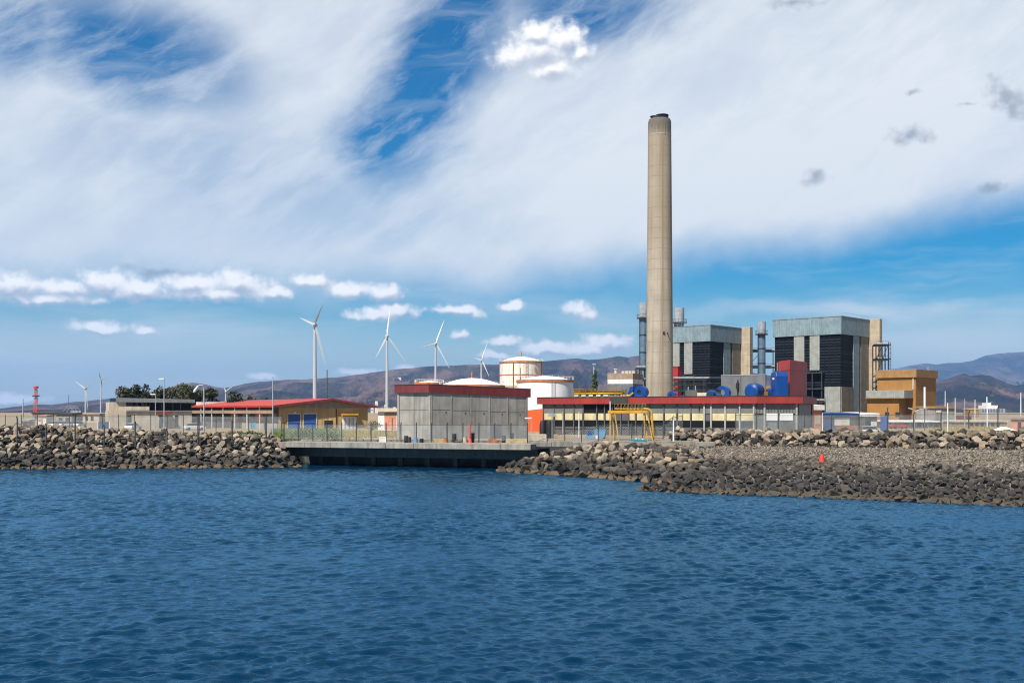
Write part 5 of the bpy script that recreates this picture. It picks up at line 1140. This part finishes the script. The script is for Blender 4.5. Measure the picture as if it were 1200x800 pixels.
fr.bar((0,0,h),(0,8,h),.11); obj('frame', fr, M['steel'], r); obj('glazing', MB().box(-w+.15,w-.15,8.2,8.3,.05,Z(481,520)-G-.1), M['stackgrey'], r)
r = thing('blue_sign_board','dark blue board on white posts left of the grey office building','sign board',(X(121.5,180),180,gz_(121.5,180))); obj('panel', MB().box(-.85,.85,-.05,.05,.95,2.1), M['blueglass'], r); obj('post', MB().box(-1.0,-.88,-.06,.06,-.2,2.2), M['whitepole'], r); obj('post', MB().box(.88,1.0,-.06,.06,-.2,2.2), M['whitepole'], r)
def car(px, Y, rot, mt, label):
    r = thing('parked_car', label, 'car', (X(px,Y),Y,G), rot, 'parked cars')
    body = MB(); prof = [(-2.05,.35),(-2.1,.7),(-1.9,.88),(-1.0,.95),(.9,.95),(1.9,.8),(2.1,.55),(2.05,.32)]; n = len(prof)
    body.add([(x,-.85,z) for x, z in prof]+[(x,.85,z) for x, z in prof], [tuple(range(n-1,-1,-1)), tuple(range(n,2*n))]+[(i,(i+1)%n,n+(i+1)%n,n+i) for i in range(n)]); obj('body', body, M[mt], r, bevel=.06)
    obj('cabin', MB().hexa([(-1.6,-.8,.93),(1.0,-.8,.93),(1.0,.8,.93),(-1.6,.8,.93)],[(-1.25,-.65,1.42),(.35,-.65,1.42),(.35,.65,1.42),(-1.25,.65,1.42)]), M['carglass'], r, bevel=.05); obj('roof', MB().box(-1.2,.3,-.62,.62,1.424,1.47), M[mt], r, bevel=.02)
    for x in (-1.3,1.3):
        for y in (-.78,.78): obj('wheel', MB().tube([(x,y-.1,.32),(x,y+.1,.32)], .32, 14), M['rubber'], r)
car(65,262,1.45,'carwhite','white car parked nearest the grey barn on the left'); car(73,264,1.5,'carwhite','white car second right of the grey barn'); car(83,262,1.6,'cargrey','silver car in the left car row'); car(92.5,263,1.5,'carwhite','white car at the right end of the left car row'); car(228,222,.5,'carwhite','white car parked under the left end of the red roof'); car(156,225,1.4,'carwhite','white car before the grey office building'); car(1020,176,.1,'carwhite','white car parked below the white fascia shed'); car(1053,240,.2,'carred','dark red car beside the long white shed')

# ------------------------------------------------------------------ hills
m, nt, b = nodes('dry_hillside'); L = nt.links
pos = N(nt, 'ShaderNodeNewGeometry').outputs['Position']
pos = scaled(nt, pos, (1.,.25,1.))
c = mix(nt, ramp(nt, noise(nt, pos, .0022, 8, .65).outputs[0], .38, .62), (.014,.012,.013), (.115,.074,.060))
c = mix(nt, ramp(nt, noise(nt, pos, .006, 7, .7).outputs[0], .5, .60, 0, .8), c, (.013,.016,.015))
c = mix(nt, ramp(nt, noise(nt, pos, .016, 7, .7).outputs[0], .60, .70, 0, .6), c, (.15,.105,.085))
L.new(c, b.inputs['Base Color']); b.inputs['Roughness'].default_value = 1; b.inputs['Specular IOR Level'].default_value = .05
bp = N(nt, 'ShaderNodeBump', i_Strength=1., i_Distance=110.); L.new(noise(nt, pos, .0055, 9, .6).outputs[0], bp.inputs['Height']); L.new(bp.outputs[0], b.inputs['Normal'])
M['hill'] = m
def hills(name, ridge, D0, D1, seed, nc=420, nr=56, spur=.75, wob=.5, fs=1.):
    px = np.linspace(ridge[0][0], ridge[-1][0], nc); ry = np.interp(px, [p_[0] for p_ in ridge], [p_[1] for p_ in ridge])
    V = np.zeros((nr+10, nc, 3))
    for j_ in range(nc):
        jit = wob*mnoise.fractal((px[j_]*.06, seed, 0), 1., 2., 5); top = (HY-(ry[j_]+jit))*D1/F+CAMZ
        for i in range(nr+10):
            t = i/(nr-1)
            if t <= 1:
                Y = D0+(D1-D0)*t; x = X(px[j_],Y)
                w_ = mnoise.noise((x*.0004*fs, Y*.0004*fs, seed))*900
                n_ = mnoise.ridged_multi_fractal(((x+w_)*.0030*fs, (Y+w_*.5)*.0007*fs, seed*3.1), .85, 2.1, 7, 1., 2.)/2.2
                hgt = (t**1.15)*(1-spur*(1-t)**.8)+spur*(n_-.38)*t**.6*(1-t)**.8*2.2
                hgt = min(hgt, t*D1/D1*(.55+.45*t)*1.6)
                V[i,j_] = (x, Y, G-1+max(0, top-G)*max(hgt, 0))
            else:
                k = (t-1)*(nr-1)/10; Y = D1+k*(D1-D0)*.6; V[i,j_] = (X(px[j_],D1)*(Y/D1), Y, G-1+max(0,top-G)*(1-.5*k))
    return structure(fast(name, V.reshape(-1,3), grid_faces(nr+10,nc), M['hill'], smooth=True))
main = [(-420,481),(-200,480),(-60,480),(0,478),(20,476),(40,473.3),(60,473.7),(80,471.2),(98,470),(115,468),(132,466),(150,463.5),(170,461),(185,458),(200,453),(212,449.8),(225,448.3),(240,449.8),(252,453),(262,454.3),(275,452),(290,448.5),(310,446.5),(330,445),(355,444.5),(380,442.5),(400,441),(420,438.5),(440,435.5),(462,432.5),(480,431),(500,429),(530,428),(560,427),(585,426.5),(610,425),(636,423.5),(655,421.5),(676,419.3),(690,421.5),(705,420),(725,416.8),(736,418.5),(748,416.5),(780,421),(830,428),(880,436),(940,446),(1000,458),(1060,470),(1110,481)]
hills('hills', main, 3200, 7000, 1.7, 700, 90)
hills('far_mountains', [(820,470),(900,450),(960,442),(1000,438),(1030,434.5),(1052,431.5),(1068,428),(1085,425.3),(1098,427),(1113,425),(1125,425),(1140,422.3),(1155,416.5),(1168,414.5),(1182,413),(1200,412.3),(1240,409),(1300,414),(1380,422),(1480,440),(1600,460)], 9000, 15500, 4.2, 420, 50, fs=.5)
hills('near_hills', [(960,474),(1010,466),(1060,455),(1095,447),(1110,443.5),(1120,440),(1130,437.3),(1140,440),(1150,438.7),(1160,439.5),(1170,444),(1180,448.5),(1190,451.5),(1200,450),(1225,452),(1260,456),(1320,464),(1400,476)], 3600, 5600, 8.4, 320, 56, fs=1.5)
hl = ['pale far house on the slope above the small hut', 'white far house cluster corner left of the maroon fascia', 'tiny white house higher on the slope by the second turbine', 'tiny pale house right of the second turbine tower', 'far cream house low on the slope right of the second turbine', 'far white house just above the red roof right eave', 'far pale house above the salmon hut roof', 'far white house highest on the slope left of the concrete building']
for (px, py, w_), lb in zip([(444,482,3),(457,480.5,4),(468,442,4),(474,479,3),(462,477,3),(436,478,3),(452,474,3),(441,470,3)], hl):
    Yh = 3000 if py > 465 else 5600; s_ = Yh/F; z0 = Z(py+1.5,Yh)
    r = thing('far_house', lb, 'house', (X(px,Yh),Yh,min(z0,G) if py > 465 else z0), 0, 'far houses at the foot of the hills'); hz = Z(py,Yh)-r.location.z
    obj('wall', MB().box(-w_*s_/2,w_*s_/2,0,12,-30,hz), M['whitewash'], r); obj('roof', MB().box(-w_*s_/2-.3,w_*s_/2+.3,-.3,12.3,hz+.01,hz+.9), M['beige'], r)
    obj('window', MB().box(-w_*s_*.3,-w_*s_*.1,-.2,-.02,hz*.4,hz*.75).box(w_*s_*.1,w_*s_*.3,-.2,-.02,hz*.4,hz*.75), M['black'], r)

# ------------------------------------------------------------------ air
m = bpy.data.materials.new('haze_air'); m.use_nodes = True; nt = m.node_tree; nt.nodes.clear()
ou = nt.nodes.new('ShaderNodeOutputMaterial'); pv = nt.nodes.new('ShaderNodeVolumePrincipled'); pv.inputs['Color'].default_value = (.27,.54,1,1); pv.inputs['Density'].default_value = 5.2e-5; pv.inputs['Anisotropy'].default_value = .2
nt.links.new(pv.outputs[0], ou.inputs['Volume'])
hz = obj('haze', MB().box(-13000,13000,-600,22500,-6,900), m); stuff(hz, 'thin blue air haze filling the distance to the hills', 'haze')

# ------------------------------------------------------------------ world: sky and clouds
SUN_EL = math.radians(52); sd = Vector((-.56,-.83,0)).normalized()
az = math.atan2(sd.x, sd.y)
w = bpy.data.worlds.new('World'); scn.world = w; w.use_nodes = True; nt = w.node_tree; nt.nodes.clear(); L = nt.links
out = nt.nodes.new('ShaderNodeOutputWorld'); bg = nt.nodes.new('ShaderNodeBackground'); w.cycles.sampling_method = 'MANUAL'; w.cycles.sample_map_resolution = 512; bg.inputs[1].default_value = .05
sky = nt.nodes.new('ShaderNodeTexSky'); sky.sky_type = 'NISHITA'; sky.sun_disc = False; sky.sun_elevation = SUN_EL; sky.sun_rotation = az; sky.altitude = 0; sky.air_density = 1.; sky.dust_density = .4; sky.ozone_density = 2.5
tc = nt.nodes.new('ShaderNodeTexCoord').outputs['Generated']; sx = nt.nodes.new('ShaderNodeSeparateXYZ'); L.new(tc, sx.inputs[0])
hor = math_(nt, 'MAXIMUM', math_(nt, 'SQRT', math_(nt, 'ADD', math_(nt, 'POWER', sx.outputs[0], 2.), math_(nt, 'POWER', sx.outputs[1], 2.))), .05)
U = math_(nt, 'MULTIPLY', math_(nt, 'ARCTAN2', sx.outputs[0], sx.outputs[1]), 12.87); Vv = math_(nt, 'MULTIPLY', math_(nt, 'DIVIDE', sx.outputs[2], hor), 12.87)
cb = nt.nodes.new('ShaderNodeCombineXYZ'); L.new(U, cb.inputs[0]); L.new(Vv, cb.inputs[1]); Pv = cb.outputs[0]     # azimuth / elevation, 1 unit = 100 px of the photograph
def uv(px, py):
    dx, dz = px-HX, HY-py; return math.atan2(dx, F)*12.87, dz/math.hypot(dx, F)*12.87
def warp(vec, scale, amp, detail=4):
    n = noise(nt, vec, scale, detail, .55); s_ = nt.nodes.new('ShaderNodeVectorMath'); s_.operation = 'SUBTRACT'; L.new(n.outputs[1], s_.inputs[0]); s_.inputs[1].default_value = (.5,.5,.5)
    a_ = nt.nodes.new('ShaderNodeVectorMath'); a_.operation = 'MULTIPLY_ADD'; L.new(s_.outputs[0], a_.inputs[0]); a_.inputs[1].default_value = (amp,amp,0); L.new(vec, a_.inputs[2]); return a_.outputs[0]
def ell(vec, px, py, rx, ry, rot=0.):
    u, v = uv(px, py); mp = nt.nodes.new('ShaderNodeMapping'); mp.vector_type = 'TEXTURE'; L.new(vec, mp.inputs[0]); mp.inputs['Location'].default_value = (u,v,0); mp.inputs['Rotation'].default_value = (0,0,math.radians(rot)); mp.inputs['Scale'].default_value = (rx/100,ry/100,1)
    ln = nt.nodes.new('ShaderNodeVectorMath'); ln.operation = 'LENGTH'; L.new(mp.outputs[0], ln.inputs[0]); return ln.outputs['Value']
# --- thin high veil
Pw = warp(Pv, .55, .9, 5)
def soft(*e, lo=1.6, hi=.15, vec=None): return ramp(nt, ell(vec or Pw, *e), lo, hi)
edge = math_(nt, 'SUBTRACT', Vv, 0.)
# lower border of the veil: higher (in the picture) on the right
u_ = U
border = math_(nt, 'ADD', math_(nt, 'MULTIPLY', ramp(nt, u_, -.5, 6., 0., 1., False), .85), 1.38)
sw = nt.nodes.new('ShaderNodeSeparateXYZ'); L.new(Pw, sw.inputs[0])
veil = ramp(nt, math_(nt, 'SUBTRACT', sw.outputs[1], border), -.32, .42)
wis = noise(nt, scaled(nt, warp(Pv, .8, 1.2), (.35,1.,1.)), 1.0, 7, .62).outputs[0]
streak_map = nt.nodes.new('ShaderNodeMapping'); L.new(warp(Pv, .5, .7), streak_map.inputs[0]); streak_map.vector_type = 'TEXTURE'; streak_map.inputs['Rotation'].default_value = (0,0,math.radians(33)); streak_map.inputs['Scale'].default_value = (1.7,.55,1)
stk = noise(nt, streak_map.outputs[0], 1.0, 8, .66).outputs[0]
holes = math_(nt, 'MAXIMUM', soft(510,80,170,62,60), soft(450,150,85,45,45))
holes = math_(nt, 'MAXIMUM', holes, math_(nt, 'MULTIPLY', soft(150,52,120,62,-18), .9)); holes = math_(nt, 'MAXIMUM', holes, math_(nt, 'MULTIPLY', soft(690,10,110,42,0), .85)); holes = math_(nt, 'MAXIMUM', holes, math_(nt, 'MULTIPLY', soft(15,15,60,60), .8))
holes = math_(nt, 'MAXIMUM', holes, math_(nt, 'MULTIPLY', soft(300,215,260,60,-12), .25))
ho = math_(nt, 'MULTIPLY', holes, ramp(nt, stk, .38, .70, 1.25, .55))
dens = math_(nt, 'ADD', ramp(nt, stk, .3, .7, .76, .94), math_(nt, 'MULTIPLY', math_(nt, 'SUBTRACT', wis, .5), .25))
dens = math_(nt, 'ADD', dens, math_(nt, 'MULTIPLY', soft(760,260,330,110,14), .16)); dens = math_(nt, 'ADD', dens, math_(nt, 'MULTIPLY', soft(1000,120,330,130,0), .08))
veil = math_(nt, 'MULTIPLY', veil, math_(nt, 'MULTIPLY', dens, math_(nt, 'SUBTRACT', 1., ho, clamp=True)), clamp=True)
lowst = noise(nt, scaled(nt, warp(Pv, .6, .5), (.28,2.2,1.)), 1.2, 6, .6).outputs[0]
low = math_(nt, 'MULTIPLY', ramp(nt, lowst, .46, .76, .0, .42), ramp(nt, Vv, -.1, .35))
low = math_(nt, 'ADD', low, ramp(nt, Vv, 1.3, .0, 0, .42))
for e, a_ in (((740,318,60,22,0),.35),((960,362,140,10,2),.5),((1120,380,120,26,0),.45),((540,352,260,16,-3),.3),((110,400,260,40,0),.4),((1110,410,160,25,0),.3)):
    low = math_(nt, 'ADD', low, math_(nt, 'MULTIPLY', soft(*e), a_))
veil = math_(nt, 'MULTIPLY', veil, math_(nt, 'MAXIMUM', ramp(nt, math_(nt, 'ABSOLUTE', U), 9., 15., 1., .25), .25))
thin = math_(nt, 'MAXIMUM', veil, math_(nt, 'MULTIPLY', low, .8), clamp=True)
# --- cumulus
puff_list = [(633,60,58,32,0),(603,66,34,27,0),(658,48,42,32,0),(645,80,46,22,0),(680,62,22,18,0),(628,40,36,22,0)]
cum_list = [
  (20,334,62,17,0),(75,338,52,15,0),(120,331,45,17,0),(165,340,55,15,0),(225,334,58,16,0),(280,334,50,19,0),(255,344,85,12,0),(60,349,80,9,0),(320,343,32,10,0),
  (365,330,40,13,0),(410,340,48,12,0),(452,343,34,12,0),(440,369,52,10,0),(462,365,36,12,0),(535,364,44,9,-4),(600,359,26,8,0),(677,363,24,13,0),(684,369,22,9,0),
  (115,385,48,10,0),(172,387,17,8,0),(538,391,16,9,0),(640,408,60,12,0),(712,402,42,13,0),(690,410,60,11,0),(590,400,30,8,0),(310,442,24,6,0),(420,436,34,6,0),(20,467,38,7,0),(478,431,20,6,0),(580,414,26,8,0)]
cum_list = [(a,b_,c_*1.0,d_*1.12,e_) for a, b_, c_, d_, e_ in cum_list]
dark_list = [(1178,112,30,24,-35),(1190,128,26,18,-20),(1068,158,32,15,-10),(956,208,21,13,0),(1160,220,18,8,0),(1070,108,12,6,0),(1135,122,14,5,0),(930,4,46,9,0),(190,318,60,8,0)]
def field(vec, lst):
    acc = None; v0 = vec
    for e in lst:
        if acc is not None:      # evaluate the clouds one after the other (keeps the shader's stack small)
            q_ = nt.nodes.new('ShaderNodeVectorMath'); q_.operation = 'MULTIPLY_ADD'; L.new(acc, q_.inputs[0]); q_.inputs[1].default_value = (1e-9,1e-9,1e-9); L.new(v0, q_.inputs[2]); vec = q_.outputs[0]
        x_ = math_(nt, 'SUBTRACT', 1., ell(vec, *e)); acc = x_ if acc is None else math_(nt, 'SMOOTH_MAX', acc, x_, .25)
    return acc
def cumulus(vec, lst, k=1.2, det=6):
    pw = warp(vec, 4.5, .13, 2); n_ = noise(nt, vec, 6.5, det, .52).outputs[0]
    return math_(nt, 'ADD', field(pw, lst), math_(nt, 'MULTIPLY', math_(nt, 'SUBTRACT', n_, .52), k))
heaps = cum_list+puff_list
pwc = warp(Pv, 4.5, .14, 2); nc_ = noise(nt, Pv, 6.0, 6, .54).outputs[0]; fA = field(pwc, heaps)
c0 = math_(nt, 'ADD', fA, math_(nt, 'MULTIPLY', math_(nt, 'SUBTRACT', nc_, .52), 1.35))
up = nt.nodes.new('ShaderNodeVectorMath'); up.operation = 'ADD'; L.new(pwc, up.inputs[0]); up.inputs[1].default_value = (-.03,.08,0)
fB = field(up.outputs[0], heaps)
cmask = ramp(nt, c0, .0, .7)
shade = ramp(nt, math_(nt, 'ADD', math_(nt, 'SUBTRACT', fA, fB), math_(nt, 'MULTIPLY', math_(nt, 'SUBTRACT', nc_, .5), .9)), -.40, .40)
d0 = cumulus(Pv, dark_list, 2.0); dmask = ramp(nt, d0, .0, 1.1, 0, .7)
# --- compose (values are radiance before the 0.1 strength)
hs = nt.nodes.new('ShaderNodeHueSaturation'); hs.inputs['Saturation'].default_value = 2.1; hs.inputs['Value'].default_value = 1.03; L.new(sky.outputs[0], hs.inputs['Color'])
K = 1.0
col = mix(nt, thin, hs.outputs[0], (9.3*K,9.8*K,10.3*K))
col = mix(nt, dmask, col, (3.2*K,3.7*K,4.6*K))
bare = col
cc = mix(nt, shade, (5.9*K,6.5*K,7.7*K), (13.0*K,12.8*K,12.6*K))
col = mix(nt, cmask, col, cc)
L.new(col, bg.inputs[0])
bg2 = nt.nodes.new('ShaderNodeBackground'); bg2.inputs[1].default_value = .05; L.new(bare, bg2.inputs[0])      # no heaps of cloud elsewhere in the sky
ms = nt.nodes.new('ShaderNodeMixShader'); L.new(math_(nt, 'MULTIPLY', math_(nt, 'LESS_THAN', math_(nt, 'ABSOLUTE', U), 8.), math_(nt, 'LESS_THAN', math_(nt, 'ABSOLUTE', math_(nt, 'SUBTRACT', Vv, 2.4)), 2.9)), ms.inputs[0]); L.new(bg2.outputs[0], ms.inputs[1]); L.new(bg.outputs[0], ms.inputs[2]); L.new(ms.outputs[0], out.inputs[0])

sun = bpy.data.lights.new('sun', 'SUN'); sun.energy = 5.0; sun.angle = math.radians(.5); sun.color = (1,.94,.85)
so = bpy.data.objects.new('sun', sun); C.objects.link(so)
to = Vector((sd.x*math.cos(SUN_EL), sd.y*math.cos(SUN_EL), math.sin(SUN_EL))); so.rotation_euler = to.to_track_quat('Z','Y').to_euler(); so.location = (-50,-50,100)

# ------------------------------------------------------------------ camera
cam = bpy.data.cameras.new('camera'); cam.sensor_width = 36; cam.lens = F/1200*36; cam.shift_y = (HY-400)/1200; cam.clip_start = .5; cam.clip_end = 60000
co_ = bpy.data.objects.new('camera', cam); C.objects.link(co_); co_.location = (0,0,CAMZ); co_.rotation_euler = (PI/2,0,0); scn.camera = co_
scn.view_settings.view_transform = 'Standard'; scn.view_settings.look = 'None'; scn.view_settings.exposure = .85; scn.view_settings.gamma = 1
scn.cycles.filter_width = 1.1; scn.cycles.sample_clamp_direct = 6; scn.cycles.sample_clamp_indirect = 4
scn.render.engine = 'CYCLES'; scn.cycles.use_denoising = True; scn.cycles.max_bounces = 5; scn.cycles.diffuse_bounces = 2; scn.cycles.glossy_bounces = 2; scn.cycles.transmission_bounces = 2; scn.cycles.volume_bounces = 0; scn.cycles.transparent_max_bounces = 4
scn.cycles.use_adaptive_sampling = True; scn.cycles.adaptive_threshold = .008
